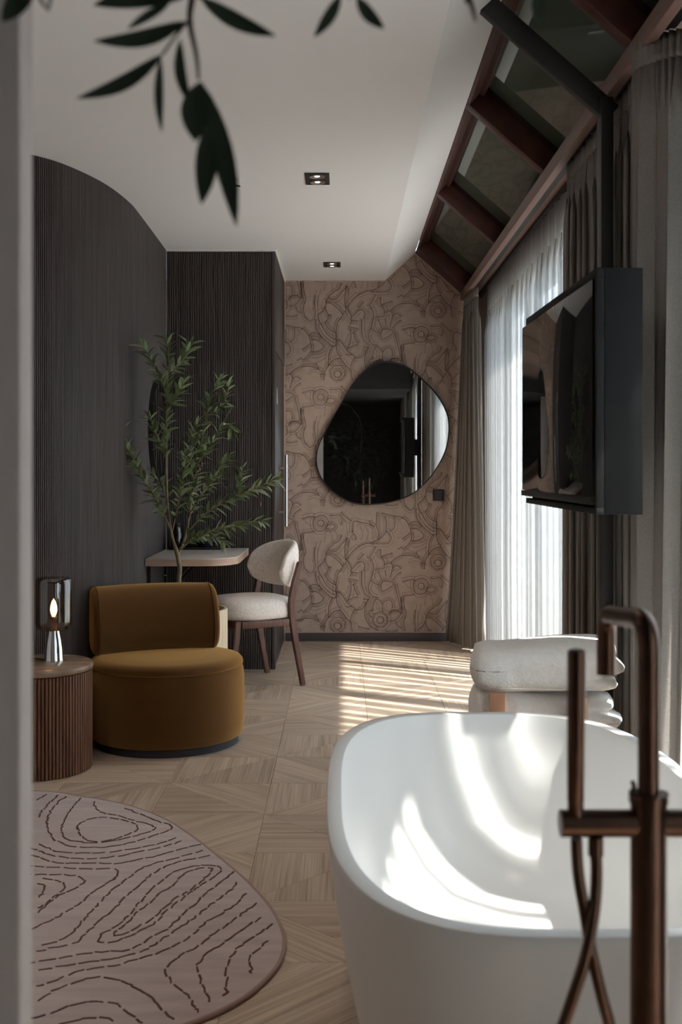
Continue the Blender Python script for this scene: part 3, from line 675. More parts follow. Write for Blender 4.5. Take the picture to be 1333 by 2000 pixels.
hx = fpx(1124)
hs_ = tube('hand_shower', [(hx, -0.004, fz(1590)), (hx, -0.004, fz(1562)), (hx, -0.004, fz(1560)), (hx + 0.001, -0.004, fz(1275)), (hx + 0.001, -0.004, fz(1270))], [0.0092, 0.0092, 0.0098, 0.0106, 0.0098], M['bronze'], ft, 20)
lathe('spray_face', [(0, 0), (0.0085, 0), (0.0085, 0.001), (0, 0.001)], M['black'], hs_, 20, (hx + 0.001, -0.004, fz(1270)))
tube('hose_connector', [(fpx(1163), -0.004, fz(1632)), (fpx(1163), -0.004, fz(1668))], 0.0088, M['bronze'], ft, 16)
hose = [Vector((fpx(x), yo, fz(y))) for x, y, yo in ((1125,1636,-.004),(1128,1700,-.006),(1138,1770,-.012),(1150,1850,-.02),(1168,1930,-.022),(1186,2000,-.02),(1192,2100,-.015),(1170,2210,-.02),(1120,2260,-.03),(1060,2230,-.035),(1048,2130,-.035),(1078,2010,-.034),(1108,1920,-.034),(1135,1840,-.03),(1155,1760,-.018),(1163,1700,-.008),(1163,1660,-.004))]
tube('hose', catmull(hose, 5), 0.0068, M['bronze'], ft, 12)

# ------------------------------------------------------------------ towels on a stool
stl = thing('towel_stool', 'light beech stool carrying towels behind the bathtub', 'stool', (0.63, 3.56, 0), math.radians(-14))
box('seat', (-0.20, -0.149, 0.385), (0.20, 0.149, 0.412), M['stool'], stl, 0.006)
for sx, sy in ((-1, -1), (-1, 1), (1, -1), (1, 1)):
    xx, yy = sx * 0.12, sy * 0.168
    box('leg', (xx - 0.024, yy - 0.018, 0), (xx + 0.024, yy + 0.018, 0.574), M['stool'], stl, 0.003)
box('rail', (-0.0955, -0.179, 0.30), (0.0955, -0.157, 0.335), M['stool'], stl, 0.002)
box('rail', (-0.0955, 0.157, 0.30), (0.0955, 0.179, 0.335), M['stool'], stl, 0.002)
def towel(label, c, L, D, H, seed, split, flat=0.0):
    bm = bmesh.new(); bmesh.ops.create_cube(bm, size=2.0)
    bmesh.ops.subdivide_edges(bm, edges=bm.edges, cuts=23, use_grid_fill=True)
    for v in bm.verts:
        p = v.co.copy(); e = 5.0
        x, y, z = p
        # rounded block: superellipse cross-section in y-z, softened ends in x
        ryz = (abs(y) ** 3.2 + abs(z) ** 3.2) ** (1 / 3.2); mx = max(abs(y), abs(z), 1e-6)
        y, z = y * mx / max(ryz, 1e-6), z * mx / max(ryz, 1e-6)
        end = max(0, abs(x) - 0.72) / 0.28
        k = 1 - 0.30 * end ** 2.4
        x *= 1 - 0.05 * (y * y + z * z) * (1 if abs(p.x) > 0.99 else 0)
        q = Vector((x * L / 2, y * D / 2 * (1 - 0.12 * end ** 2), z * H / 2 * k))
        if p.x > 0.2:                                                     # folded layers open towards the right end
            g = math.exp(-((z - split) / 0.14) ** 2) * max(0, (p.x - 0.35) / 0.65) ** 1.5
            q.x -= g * 0.055; q.y *= 1 - 0.25 * g
            q.x += 0.012 * math.cos(z * 5)
        g2 = math.exp(-((p.x + 0.45 + 0.1 * z) / 0.07) ** 2); q.y *= 1 - 0.07 * g2
        sag = 0.012 * math.cos(p.x * 2.2 + seed) * (1 if z > 0 else 0.25); q.z += sag
        nz = noise.noise(Vector((q.x * 9 + seed, q.y * 9, q.z * 14))) * 0.010 + noise.noise(Vector((q.x * 30 + seed, q.y * 30, q.z * 30))) * 0.003
        nv = q.normalized(); q += Vector((nv.x, nv.y, nv.z * 0.6)) * nz
        v.co = q
    zmin = min(v.co.z for v in bm.verts)
    for v in bm.verts: v.co.z -= zmin
    o = thing('towel', label, 'towel', c, math.radians(-4), 'towels on the stool')
    bm_obj('terry_cloth', bm, M['towel'], o, True)
    bm2 = bmesh.new(); bm_box(bm2, (-L * 0.32, -D * 0.505, H * 0.16), (L * 0.30, -D * 0.47, H * 0.17), 0)
    bm_obj('hem', bm2, M['towel'], o)
    return o
towel('folded white towel underneath on the stool, lower of the pair', (0.628, 3.56, 0.413), 0.455, 0.25, 0.145, 2.0, 0.45)
towel('thick folded white towel lying on top of the other towel', (0.632, 3.55, 0.562), 0.455, 0.27, 0.150, 5.0, -0.35)

# ------------------------------------------------------------------ lounge chair
LX, LY, LR = -0.7995, 5.226, 0.354
lc = thing('lounge_chair', 'round ochre velvet lounge chair with bolster back', 'lounge chair', (LX, LY, 0))
lathe('plinth', [(0, 0), (0.325, 0), (0.325, 0.032), (0, 0.032)], M['plinth'], lc, 72)
pr = [(0.300, 0.033), (0.335, 0.036), (0.346, 0.05), (0.351, 0.10), (0.354, 0.20), (0.3535, 0.30), (0.350, 0.335), (0.341, 0.352)]
bd = lathe('seat_base', pr, M['velvet'], lc, 72)
pr = [(0.342, 0.353), (0.349, 0.360), (0.347, 0.374), (0.335, 0.388), (0.30, 0.397), (0.2, 0.402), (0, 0.404)]
lathe('seat_cushion', pr, M['velvet'], lc, 72)
lathe('seam_piping', [(0.3405, 0.351), (0.346, 0.353), (0.3405, 0.356)], M['velvet'], bd, 72)
# bolster: rounded cross-section swept along a gently bowed axis
ang = math.radians(22); ax = Vector((math.cos(ang), math.sin(ang), 0)); bk = Vector((-ax.y, ax.x, 0))
bc = px(297, 915, 5.40); bc = Vector((bc.x - LX, 5.40 - LY, 0))
def bolster_ring(s, shrink, bow=0.0):
    out = []; cz = 0.545
    for k in range(40):
        a_ = 2 * PI * k / 40; c, s_ = math.cos(a_), math.sin(a_)
        u = (0.105 - shrink) * math.copysign(abs(c) ** (2 / 2.2), c); v = (0.155 - shrink) * math.copysign(abs(s_) ** (2 / 2.2), s_)
        p = bc + ax * s + bk * (u - 0.03 * (v / 0.155) * -1 - bow) + Vector((0, 0, cz + v)); out.append(p)
    return out
Lb = 0.297; st_ = [(-Lb, 0.05), (-Lb + 0.002, 0.022), (-Lb + 0.010, 0.008), (-Lb + 0.022, 0.001), (-Lb + 0.04, 0), (-0.15, -0.002), (0, -0.003), (0.15, -0.002), (Lb - 0.04, 0), (Lb - 0.022, 0.001), (Lb - 0.010, 0.008), (Lb - 0.002, 0.022), (Lb, 0.05)]
vs = []; fs = []
for s, shr in st_: vs += bolster_ring(s, shr, 0.05 * (s / Lb) ** 2)
for i in range(len(st_) - 1):
    for k in range(40): fs.append((i * 40 + k, i * 40 + (k + 1) % 40, (i + 1) * 40 + (k + 1) % 40, (i + 1) * 40 + k))
fs.append(tuple(range(40))[::-1]); fs.append(tuple((len(st_) - 1) * 40 + k for k in range(40)))
bo = auto_smooth(mesh_obj('backrest', vs, fs, M['velvet'], lc), 70)
for s in (-Lb + 0.028, Lb - 0.028):
    ring = bolster_ring(s, -0.0012, 0.05 * (s / Lb) ** 2); tube('piping', ring + ring[:1], 0.0022, M['velvet'], bo, 6, False)

# ------------------------------------------------------------------ side table, lamp
tx, ty, th = -1.27, 4.752, 0.44
stb = thing('side_table', 'round fluted walnut side table with pale stone top', 'side table', (tx, ty, 0))
lathe('core', [(0, 0), (0.214, 0), (0.214, th - 0.03), (0, th - 0.03)], M['walnut'], stb, 64)
ring = [Vector((0.2265 * math.cos(-k * 2 * PI / 240), 0.2265 * math.sin(-k * 2 * PI / 240), 0)) for k in range(241)]
V, F = slat_run([Vector((p.x, p.y, 0)) for p in reversed(ring)], 2 * PI * 0.2265 / 96, 0.0115, 0.0135, 0.004, th - 0.031)
tag(mesh_obj('flutes', V, F, M['flute'], stb), kind='stuff')
lathe('table_top', [(0, th - 0.029), (0.218, th - 0.029), (0.228, th - 0.026), (0.2325, th - 0.016), (0.230, th - 0.005), (0.222, th), (0, th)], M['stone'], stb, 72)
lp = px(105, 1283, 4.80)
lm = thing('table_lamp', 'smoked glass table lamp with glowing bulb on side table', 'lamp', (lp.x, 4.80, th))
k_ = 4.80 / FPX
lathe('base', [(0, 0), (0.0425, 0), (0.0425, 0.006), (0.041, 0.010), (0.039, 0.05), (0.033, 0.09), (0.026, 0.118), (0.024, 0.128), (0, 0.128)], M['chrome'], lm, 48)
lathe('shade', [(0.024, 0.129), (0.055, 0.131), (0.068, 0.138), (0.0745, 0.152), (0.0755, 0.17), (0.0755, 0.325), (0.0735, 0.341), (0.066, 0.350), (0.03, 0.352), (0, 0.3525)], M['smoke'], lm, 48)
lathe('socket', [(0, 0.128), (0.015, 0.128), (0.015, 0.175), (0.017, 0.178), (0.017, 0.186), (0, 0.186)], pmat('brass', rgb(190, 140, 70), 0.25, metal=1), lm, 24)
lathe('bulb', [(0.006, 0.187), (0.010, 0.194), (0.0145, 0.212), (0.0135, 0.228), (0.008, 0.248), (0, 0.262)], M['bulb'], lm, 24)
tube('cord', catmull([(-0.043, 0.0, 0.004), (-0.08, 0.02, 0.004), (-0.13, 0.03, 0.004), (-0.17, 0.05, 0.004)], 5), 0.003, M['black'], lm, 8)

# ------------------------------------------------------------------ desk
dk = thing('wall_desk', 'small pale wall mounted desk with rounded corner', 'desk', (0, 0, 0))
dz = 0.756
outl = [(-1.074, 6.235), (-0.80, 6.232), (-0.70, 6.245), (-0.625, 6.30), (-0.582, 6.40), (-0.575, 6.52), (-0.575, 7.072), (-1.074, 7.072)]
sm = [Vector((x, y, 0)) for x, y in outl[:1]] + catmull([(x, y, 0) for x, y in outl[1:6]], 6) + [Vector((x, y, 0)) for x, y in outl[6:]]
prism('edge_band', [(p.x, p.y) for p in sm], dz - 0.042, dz - 0.008, M['deskedge'], dk)
prism('desktop', [(p.x - 0.0, p.y) for p in sm], dz - 0.0075, dz, M['desktop'], dk, bevel=0.002)
for yy in (6.32, 6.90):
    br = box('bracket', (-1.074, yy, dz - 0.30), (-1.060, yy + 0.03, dz - 0.043), M['black'], dk, 0.002)
    tube('strut', [(-1.062, yy + 0.015, dz - 0.28), (-0.85, yy + 0.015, dz - 0.052)], 0.008, M['black'], br, 10)
    for zz in (0.5, 0.6): lathe('screw', [(0, 0), (0.006, 0), (0.006, 0.004), (0, 0.005)], M['satin'], br, 12, (-1.066, yy - 0.003, zz))
tray = thing('tray', 'flat black serving tray at the back of the desk', 'tray', (-0.88, 6.98, dz))
box('base', (-0.165, -0.08, 0), (0.165, 0.08, 0.006), M['black'], tray, 0.002)
for lo, hi in (((-0.165, -0.08, 0.0061), (0.165, -0.074, 0.016)), ((-0.165, 0.074, 0.0061), (0.165, 0.08, 0.016)), ((-0.165, -0.0739, 0.0061), (-0.159, 0.0739, 0.016)), ((0.159, -0.0739, 0.0061), (0.165, 0.0739, 0.016))):
    box('rim', lo, hi, M['black'], tray, 0.001)
bw = thing('bowl', 'dark blue black bowl on the tray behind the olive leaves', 'bowl', (-0.83, 6.98, dz + 0.0062))
lathe('body', [(0, 0), (0.035, 0), (0.05, 0.012), (0.062, 0.04), (0.066, 0.072), (0.063, 0.072), (0.058, 0.042), (0.046, 0.016), (0, 0.010)], pmat('blue_black_glaze', rgb(34, 36, 50), 0.2), bw, 36)
lathe('foot_ring', [(0.028, -0.0002), (0.034, -0.0002), (0.034, 0.003), (0.028, 0.003)], M['black'], bw, 28)
cf = thing('carafe', 'dark glass carafe on the desk against the ribbed wall', 'carafe', (-1.005, 6.96, dz + 0.0062))
lathe('body', [(0, 0), (0.036, 0), (0.038, 0.004), (0.038, 0.085), (0.030, 0.105), (0.028, 0.13), (0.031, 0.14)], mat_thin_glass('dark_glass', (0.25, 0.24, 0.24, 1), 0.03, 1.8), cf, 32)
lathe('stopper', [(0, 0.132), (0.026, 0.132), (0.026, 0.15), (0.02, 0.158), (0, 0.158)], M['black'], cf, 24)

# ------------------------------------------------------------------ desk chair
ch = thing('desk_chair', 'walnut desk chair with oatmeal upholstered seat and curved back', 'chair', (-0.526, 6.633, 0), math.atan2(-0.51, -0.86))
def rect_sweep(name, pts, wx, wy, mat, parent):
    """pts: list of Vectors, mostly vertical; rectangular section wx (along local x) by wy"""
    vs = []; fs = []
    if not hasattr(wx, '__len__'): wx = [wx] * len(pts)
    if not hasattr(wy, '__len__'): wy = [wy] * len(pts)
    for p, a_, b_ in zip(pts, wx, wy):
        for sx, sy in ((-1, -1), (1, -1), (1, 1), (-1, 1)): vs.append((p[0] + sx * a_ / 2, p[1] + sy * b_ / 2, p[2]))
    for i in range(len(pts) - 1):
        for k in range(4): fs.append((i * 4 + k, i * 4 + (k + 1) % 4, (i + 1) * 4 + (k + 1) % 4, (i + 1) * 4 + k))
    fs.append((3, 2, 1, 0)); n = (len(pts) - 1) * 4; fs.append((n, n + 1, n + 2, n + 3))
    o = mesh_obj(name, vs, fs, mat, parent); bm = bmesh.new(); bm.from_mesh(o.data)
    bmesh.ops.bevel(bm, geom=list(bm.edges), offset=0.004, segments=2, affect='EDGES'); bm.to_mesh(o.data); bm.free()
    return auto_smooth(o, 40)
for s in (-1, 1):
    y = 0.226 * s
    rect_sweep('rear_leg', [(-0.222, y, 0.004), (-0.180, y, 0.22), (-0.150, y, 0.40), (-0.147, y, 0.50), (-0.168, y, 0.60), (-0.202, y, 0.715)], [0.030, 0.036, 0.040, 0.038, 0.036, 0.030], 0.026, M['walnut'], ch)
    rect_sweep('front_leg', [(0.235, y * 0.95, 0.004), (0.205, y * 0.95, 0.22), (0.185, y * 0.95, 0.395)], [0.026, 0.032, 0.038], 0.026, M['walnut'], ch)
    box('side_rail', (-0.131, y - 0.011, 0.352), (0.168, y + 0.009, 0.392), M['walnut'], ch, 0.003)
box('front_rail', (0.172, -0.188, 0.350), (0.194, 0.188, 0.392), M['walnut'], ch, 0.003)
box('rear_rail', (-0.160, -0.212, 0.350), (-0.138, 0.212, 0.392), M['walnut'], ch, 0.003)
box('corner_plate', (-0.03, 0.190, 0.372), (0.10, 0.2005, 0.398), M['satin'], ch, 0.001)
vs = []; fs = []
lv = [(0.93, 0.394), (0.985, 0.400), (1.0, 0.425), (0.995, 0.455), (0.965, 0.480), (0.90, 0.496), (0.75, 0.508), (0.5, 0.514), (0.2, 0.516), (0.02, 0.516)]
for sc_, z in lv:
    for x, y in sup(0.245 * sc_, 0.235 * sc_, 2.7, 56): vs.append((x + 0.005, y, z))
for i in range(len(lv) - 1):
    for k in range(56): fs.append((i * 56 + k, i * 56 + (k + 1) % 56, (i + 1) * 56 + (k + 1) % 56, (i + 1) * 56 + k))
fs.append(tuple(range(56))[::-1]); fs.append(tuple((len(lv) - 1) * 56 + k for k in range(56)))
auto_smooth(mesh_obj('seat_cushion', vs, fs, M['boucle'], ch), 70)
# padded back shell: bowed about a vertical axis, oval outline
def back_shell():
    NA, NV = 36, 20; R0 = 0.275; cx = 0.035; tmax = math.radians(66); vs = []; fs = []
    def pt(a, v, side):
        e = a / tmax; hh = 0.136 * math.sqrt(max(0, 1 - abs(e) ** 2.6)) ** 0.9 + 0.002; zc_ = 0.690 - 0.020 * e * e
        th_ = 0.030 * (1 - abs(v) ** 3.5 * 0.75) * (1 - abs(e) ** 6 * 0.6) + 0.003
        r = R0 + side * th_ + 0.02 * (v * 0.5 + 0.5)
        return (cx - r * math.cos(a), r * math.sin(a) * 0.84, zc_ + v * hh)
    for side in (-1, 1):
        for i in range(NA + 1):
            for j in range(NV + 1): vs.append(pt(-tmax + 2 * tmax * i / NA, -1 + 2 * j / NV, side))
    n1 = (NA + 1) * (NV + 1); id_ = lambda s, i, j: s * n1 + i * (NV + 1) + j
    for i in range(NA):
        for j in range(NV):
            fs.append((id_(0, i, j), id_(0, i + 1, j), id_(0, i + 1, j + 1), id_(0, i, j + 1)))
            fs.append((id_(1, i, j), id_(1, i, j + 1), id_(1, i + 1, j + 1), id_(1, i + 1, j)))
        for j in (0, NV):
            q = (id_(0, i, j), id_(1, i, j), id_(1, i + 1, j), id_(0, i + 1, j)); fs.append(q if j == 0 else q[::-1])
    for j in range(NV):
        for i in (0, NA):
            q = (id_(0, i, j), id_(0, i, j + 1), id_(1, i, j + 1), id_(1, i, j)); fs.append(q if i == 0 else q[::-1])
    o = mesh_obj('backrest', vs, fs, M['boucle'], ch, True)
    bm = bmesh.new(); bm.from_mesh(o.data); bmesh.ops.recalc_face_normals(bm, faces=bm.faces); bm.to_mesh(o.data); bm.free()
    s = o.modifiers.new('soft', 'SUBSURF'); s.levels = 1; s.render_levels = 1
back_shell()

# ------------------------------------------------------------------ olive trees
def leaf_mesh(name, L, W, bend, mat, cup=0.18):
    n = 5; vs = []; fs = []
    for i in range(n + 1):
        t = i / n; w_ = W * 0.5 * (math.sin(PI * min(1, t ** 0.85)) ** 0.8 if 0 < t < 1 else 0.04)
        z = -bend * L * t * t; x = L * t
        vs += [(x, -w_, z + w_ * cup), (x, 0, z), (x, w_, z + w_ * cup)]
    for i in range(n):
        a_ = i * 3
        fs += [(a_, a_ + 3, a_ + 4, a_ + 1), (a_ + 1, a_ + 4, a_ + 5, a_ + 2)]
    # underside gives the blade thickness
    m_ = len(vs); vs += [(x, y, z - 0.0006) for x, y, z in vs]; fs += [tuple(v + m_ for v in f[::-1]) for f in fs]
    me = bpy.data.meshes.new(name); me.from_pydata(vs, [], fs); me.materials.append(mat)
    me.polygons.foreach_set('use_smooth', [True] * len(me.polygons)); return me
LEAF = [leaf_mesh('leaf_blade', 0.068, 0.0200, 0.22, M['leaf']), leaf_mesh('leaf_blade', 0.060, 0.0180, 0.05, M['leaf']), leaf_mesh('leaf_blade', 0.074, 0.0190, 0.40, M['leaf_b']), leaf_mesh('leaf_blade', 0.052, 0.0170, 0.30, M['leaf_b']), leaf_mesh('leaf_blade', 0.066, 0.0200, 0.15, M['leaf'])]
PY = 5.875
pot_x = -0.825
pot = thing('potted_olive_tree', 'olive tree in a pale round planter behind the ochre chair', 'potted tree', (pot_x, PY, 0))
lathe('planter', [(0, 0), (0.232, 0), (0.238, 0.006), (0.238, 0.524), (0.235, 0.528), (0.222, 0.528), (0.218, 0.522), (0.218, 0.46), (0, 0.46)], M['pot'], pot, 72)
lathe('soil', [(0, 0.4605), (0.2175, 0.4605), (0.2175, 0.474), (0.12, 0.482), (0, 0.486)], M['soil'], pot, 40)
def P_(x, y, dy=0.0):
    v = px(x, y, PY + dy); return Vector((v.x - pot_x, v.y - PY, v.z))
BR = [  # (points (px, py, depth offset), r0, r1, first bare fraction)
 ([(352,1262,0),(351,1200,0),(349,1140,0),(351,1110,0),(347,1085,0),(341,1065,0)], .0145, .0110, 2),
 ([(341,1065,0),(333,1030,-.02),(326,960,-.03),(325,850,-.03),(326,760,-.02),(330,700,0),(325,662,.02)], .0085, .0022, .42),
 ([(334,1035,-.02),(305,975,-.06),(272,920,-.10),(246,868,-.12),(226,826,-.13)], .006, .002, .12),
 ([(347,1085,0),(358,1060,.03),(366,1030,.05),(376,965,.07),(387,900,.08),(400,830,.08),(412,775,.06),(430,742,.05)], .0085, .002, .22),
 ([(386,905,.08),(415,865,.03),(440,830,-.02),(458,842,-.05)], .004, .0018, .1),
 ([(364,1040,.05),(400,1005,.02),(440,980,-.03),(490,958,-.06),(538,938,-.08)], .005, .0018, .15),
 ([(356,1062,.03),(400,1042,-.04),(450,1030,-.09),(514,1016,-.12)], .005, .0018, .2),
 ([(326,770,-.02),(308,730,-.05),(292,695,-.07),(282,676,-.08)], .0035, .0015, .15),
 ([(328,730,-.01),(350,712,.03),(366,690,.05),(372,672,.05)], .0035, .0015, .15),
 ([(325,885,-.03),(308,858,-.05),(294,818,-.06)], .003, .0015, .2),
 ([(336,1040,0),(348,985,-.06),(358,930,-.1),(362,890,-.12)], .0045, .0015, .2),
 ([(370,1005,.06),(396,965,.0),(422,930,-.05),(444,893,-.08)], .0045, .0015, .15),
 ([(404,810,.08),(428,800,.05),(442,775,.0),(447,752,-.02)], .0035, .0015, .1),
 ([(326,800,-.02),(346,775,-.06),(360,748,-.09)], .003, .0015, .1),
 ([(330,985,-.02),(318,950,.05),(300,930,.09)], .003, .0015, .2),
 ([(352,1075,.01),(380,1050,-.08),(415,1050,-.12),(440,1060,-.14)], .004, .0015, .25),
 ([(380,945,.07),(372,900,.0),(376,860,-.05),(384,830,-.07)], .0035, .0015, .15),
 ([(460,972,-.04),(468,948,-.03),(474,920,-.02)], .003, .0013, .15),
 ([(258,893,-.11),(248,888,-.06),(240,872,-.02)], .003, .0013, .1)]
rnd = random.Random(4); leaves = []
for k, (pl, r0, r1, bare) in enumerate(BR):
    pts = catmull([P_(*p) for p in pl], 6); n = len(pts)
    tube('trunk' if k == 0 else 'branch', pts, [r0 + (r1 - r0) * i / (n - 1) for i in range(n)], M['bark'], pot, 8)
    if bare > 1: continue
    L = [0]
    for a_, b_ in zip(pts, pts[1:]): L.append(L[-1] + (b_ - a_).length)
    s = L[-1] * bare; side = rnd.random() * 6
    while s < L[-1]:
        i = next(j for j in range(len(L) - 1) if L[j + 1] >= s); p = pts[i].lerp(pts[i + 1], (s - L[i]) / (L[i + 1] - L[i])); t = (pts[i + 1] - pts[i]).normalized()
        u = t.orthogonal().normalized(); v = t.cross(u)
        for m_ in range(2):
            a_ = side + PI * m_ + rnd.uniform(-.4, .4); o_ = u * math.cos(a_) + v * math.sin(a_)
            d = (t * rnd.uniform(0.5, 1.1) + o_ * rnd.uniform(0.5, 1.0) + Vector((0, 0, rnd.uniform(-.25, .3)))).normalized()
            leaves.append((p, d, rnd.randrange(5), rnd.uniform(0.8, 1.25)))
        side += 1.9; s += 0.0155
    for m_ in range(3): leaves.append((pts[-1], (t + Vector((rnd.uniform(-.5, .5), rnd.uniform(-.5, .5), rnd.uniform(-.1, .5)))).normalized(), rnd.randrange(5), 0.8))
rnd.shuffle(leaves)
leaves.sort(key=lambda l: -l[3] + (0.6 if l[0].y > 0.03 else 0))
def leaf_matrix(p, d, sc_, roll):
    q = d.to_track_quat('X', 'Z').to_matrix().to_4x4()
    return Matrix.Translation(p) @ q @ Matrix.Rotation(roll, 4, 'X') @ Matrix.Scale(sc_, 4)
V = []; F = []
for i, (p, d, kx, sc_) in enumerate(leaves):
    mw = leaf_matrix(p, d, sc_, rnd.uniform(-.8, .8))
    if i < 300:
        o = bpy.data.objects.new('leaf', LEAF[kx]); link(o, pot); o.matrix_local = mw
    else:
        b0 = len(V); me = LEAF[kx]
        V += [mw @ v.co for v in me.vertices]; F += [tuple(b0 + j for j in f.vertices) for f in me.polygons]
if F: tag(mesh_obj('foliage', V, F, M['leaf'], pot, True), kind='stuff')
for (x, y, dy) in ((301,705,-.05),(352,942,-.08),(393,905,.02),(404,800,.06),(508,984,-.07),(388,915,-.03)):
    v = P_(x, y, dy); lathe('olive_fruit', [(0, -0.011), (0.005, -0.009), (0.0078, -0.003), (0.0078, 0.003), (0.005, 0.009), (0, 0.011)], M['olive'], pot, 12, v)

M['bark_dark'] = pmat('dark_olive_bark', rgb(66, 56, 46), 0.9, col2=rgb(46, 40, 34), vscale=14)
# tree beside the camera: branches hang into the top of the view; its crown shows in the mirror
TY = -1.15; tXc = 0.28
big = thing('overhanging_olive_tree', 'dark olive tree whose leafy branch hangs at the top of the view', 'tree', (tXc, TY, 0))
def G(x, y, Y): v = px(x, y, Y); return Vector((v.x - tXc, v.y - TY, v.z))
lathe('planter', [(0, 0), (0.2, 0), (0.24, 0.45), (0.225, 0.45), (0.21, 0.40), (0, 0.40)], M['steel'], big, 40)
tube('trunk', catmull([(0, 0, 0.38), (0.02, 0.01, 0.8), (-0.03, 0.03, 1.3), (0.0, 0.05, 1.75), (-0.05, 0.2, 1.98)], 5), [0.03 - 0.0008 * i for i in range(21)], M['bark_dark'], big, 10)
lead = [Vector((-0.05, 0.2, 1.98)), Vector((-0.2, 0.9, 2.12)), Vector((-0.38, 1.6, 2.08)), G(395, -160, 0.95)]
NY = 0.95
main = catmull(lead + [G(378, -20, NY), G(371, 40, NY), G(384, 110, NY), G(388, 155, NY)], 6)
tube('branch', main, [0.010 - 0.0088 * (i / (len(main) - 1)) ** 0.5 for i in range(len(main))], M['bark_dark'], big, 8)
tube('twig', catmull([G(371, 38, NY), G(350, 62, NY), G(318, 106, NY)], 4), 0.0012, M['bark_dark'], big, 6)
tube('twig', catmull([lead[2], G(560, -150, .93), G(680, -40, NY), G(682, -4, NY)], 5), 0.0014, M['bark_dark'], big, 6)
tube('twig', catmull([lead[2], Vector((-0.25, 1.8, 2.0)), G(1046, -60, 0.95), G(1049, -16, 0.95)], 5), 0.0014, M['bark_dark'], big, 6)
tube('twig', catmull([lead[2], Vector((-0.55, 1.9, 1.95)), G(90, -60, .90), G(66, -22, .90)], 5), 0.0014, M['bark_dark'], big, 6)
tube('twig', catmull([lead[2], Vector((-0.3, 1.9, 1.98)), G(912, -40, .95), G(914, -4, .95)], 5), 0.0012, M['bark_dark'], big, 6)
def near_leaf(bx, by, tx_, ty_, w_, Y=NY, bow=0.0, tip=0.0):
    """blade between two points of the branch's own plane, bow sideways, tip swings in depth"""
    A = G(bx, by, Y); B2 = G(tx_, ty_, Y + tip); n = 9; ax_ = B2 - A; L = ax_.length; t = ax_.normalized(); nn = Vector((t.z, 0, -t.x)).normalized(); dp = t.cross(nn)
    W_ = 1.22 * w_ / FPX * Y; vs = []; fs = []
    for i in range(n + 1):
        f = i / n; c = A + ax_ * f + nn * (bow * L * math.sin(PI * f)) + dp * (0.06 * L * math.sin(PI * f))
        ww = W_ * 0.5 * (math.sin(PI * f ** 0.9) ** 0.75 if 0 < f < 1 else 0.05)
        for s, dd in ((-1, -0.22), (0, 0.0), (1, -0.22)): vs.append(c + nn * ww * s + dp * ww * dd)
    m_ = len(vs)
    for i in range(n):
        q = i * 3; fs += [(q, q + 3, q + 4, q + 1), (q + 1, q + 4, q + 5, q + 2)]
    vs += [v + dp * 0.0006 for v in vs]; fs += [tuple(v + m_ for v in f[::-1]) for f in fs]
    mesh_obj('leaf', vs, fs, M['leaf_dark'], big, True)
for a_ in ((66,-22,4,42,36,.90,.05),(372,-12,183,10,38,NY,.05),(330,8,250,56,16,NY,.04),(365,42,184,80,28,NY,-.06),(318,106,150,192,25,NY,-.06),(314,112,316,258,15,NY,.04),(390,-6,538,70,27,NY,.04),
           (352,76,374,208,19,NY,.08),(391,160,382,276,46,NY,.05),(405,245,394,398,36,NY,-.02),(393,160,462,441,36,NY,-.025),(666,-10,614,72,20,NY,-.03),(697,-6,751,56,22,NY,.05),(1049,-18,1052,42,20,NY,0),(914,-6,912,8,9,NY,0)):
    near_leaf(*a_)
rnd = random.Random(9); V = []; F = []
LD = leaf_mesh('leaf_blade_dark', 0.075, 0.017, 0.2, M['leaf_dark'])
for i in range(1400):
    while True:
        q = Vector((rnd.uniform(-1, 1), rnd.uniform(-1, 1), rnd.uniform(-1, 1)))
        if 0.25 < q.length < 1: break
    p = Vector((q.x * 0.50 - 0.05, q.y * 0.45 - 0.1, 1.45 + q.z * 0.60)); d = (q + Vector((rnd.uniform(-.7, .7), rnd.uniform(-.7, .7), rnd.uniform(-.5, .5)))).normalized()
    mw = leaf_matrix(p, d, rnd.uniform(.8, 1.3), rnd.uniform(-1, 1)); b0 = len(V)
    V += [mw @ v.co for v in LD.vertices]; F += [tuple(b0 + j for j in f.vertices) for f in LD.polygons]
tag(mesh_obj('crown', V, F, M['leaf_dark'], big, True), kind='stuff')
for i in range(14):
    a_ = i * 2.4; e = Vector((0.38 * math.cos(a_) - .05, 0.32 * math.sin(a_) - 0.1, 1.2 + 0.065 * i)); tube('branch', catmull([(0, 0.02, 0.9 + 0.06 * i), (e.x * .5, e.y * .5, e.z - .1), e], 4), [0.007 - 0.0006 * j for j in range(9)], M['bark_dark'], big, 6)

# ------------------------------------------------------------------ rug
rg = thing('rug', 'mauve grey rug with brown dashed contour lines', 'rug', (0, 0, 0))
RO = [(-1.17, 4.374), (-0.98, 4.30), (-0.785, 4.19), (-0.62, 4.02), (-0.4925, 3.82), (-0.395, 3.64), (-0.307, 3.47), (-0.24, 3.32), (-0.186, 3.17), (-0.152, 3.01), (-0.153, 2.878), (-0.184, 2.764), (-0.237, 2.658), (-0.324, 2.56), (-0.50, 2.43),
      (-0.80, 2.30), (-1.2, 2.26), (-1.6, 2.40), (-1.95, 2.75), (-2.1, 3.25), (-2.05, 3.75), (-1.8, 4.15), (-1.5, 4.35)]
ro = catmull([(x, y, 0) for x, y in RO], 6, True)
prism('pile', [(p.x, p.y) for p in ro], 0.0005, 0.011, M['rug'], rg, bevel=0.003)
tube('binding', [Vector((p.x, p.y, 0.0065)) for p in ro + ro[:2]], 0.0062, M['rugedge'], rg, 8, False)
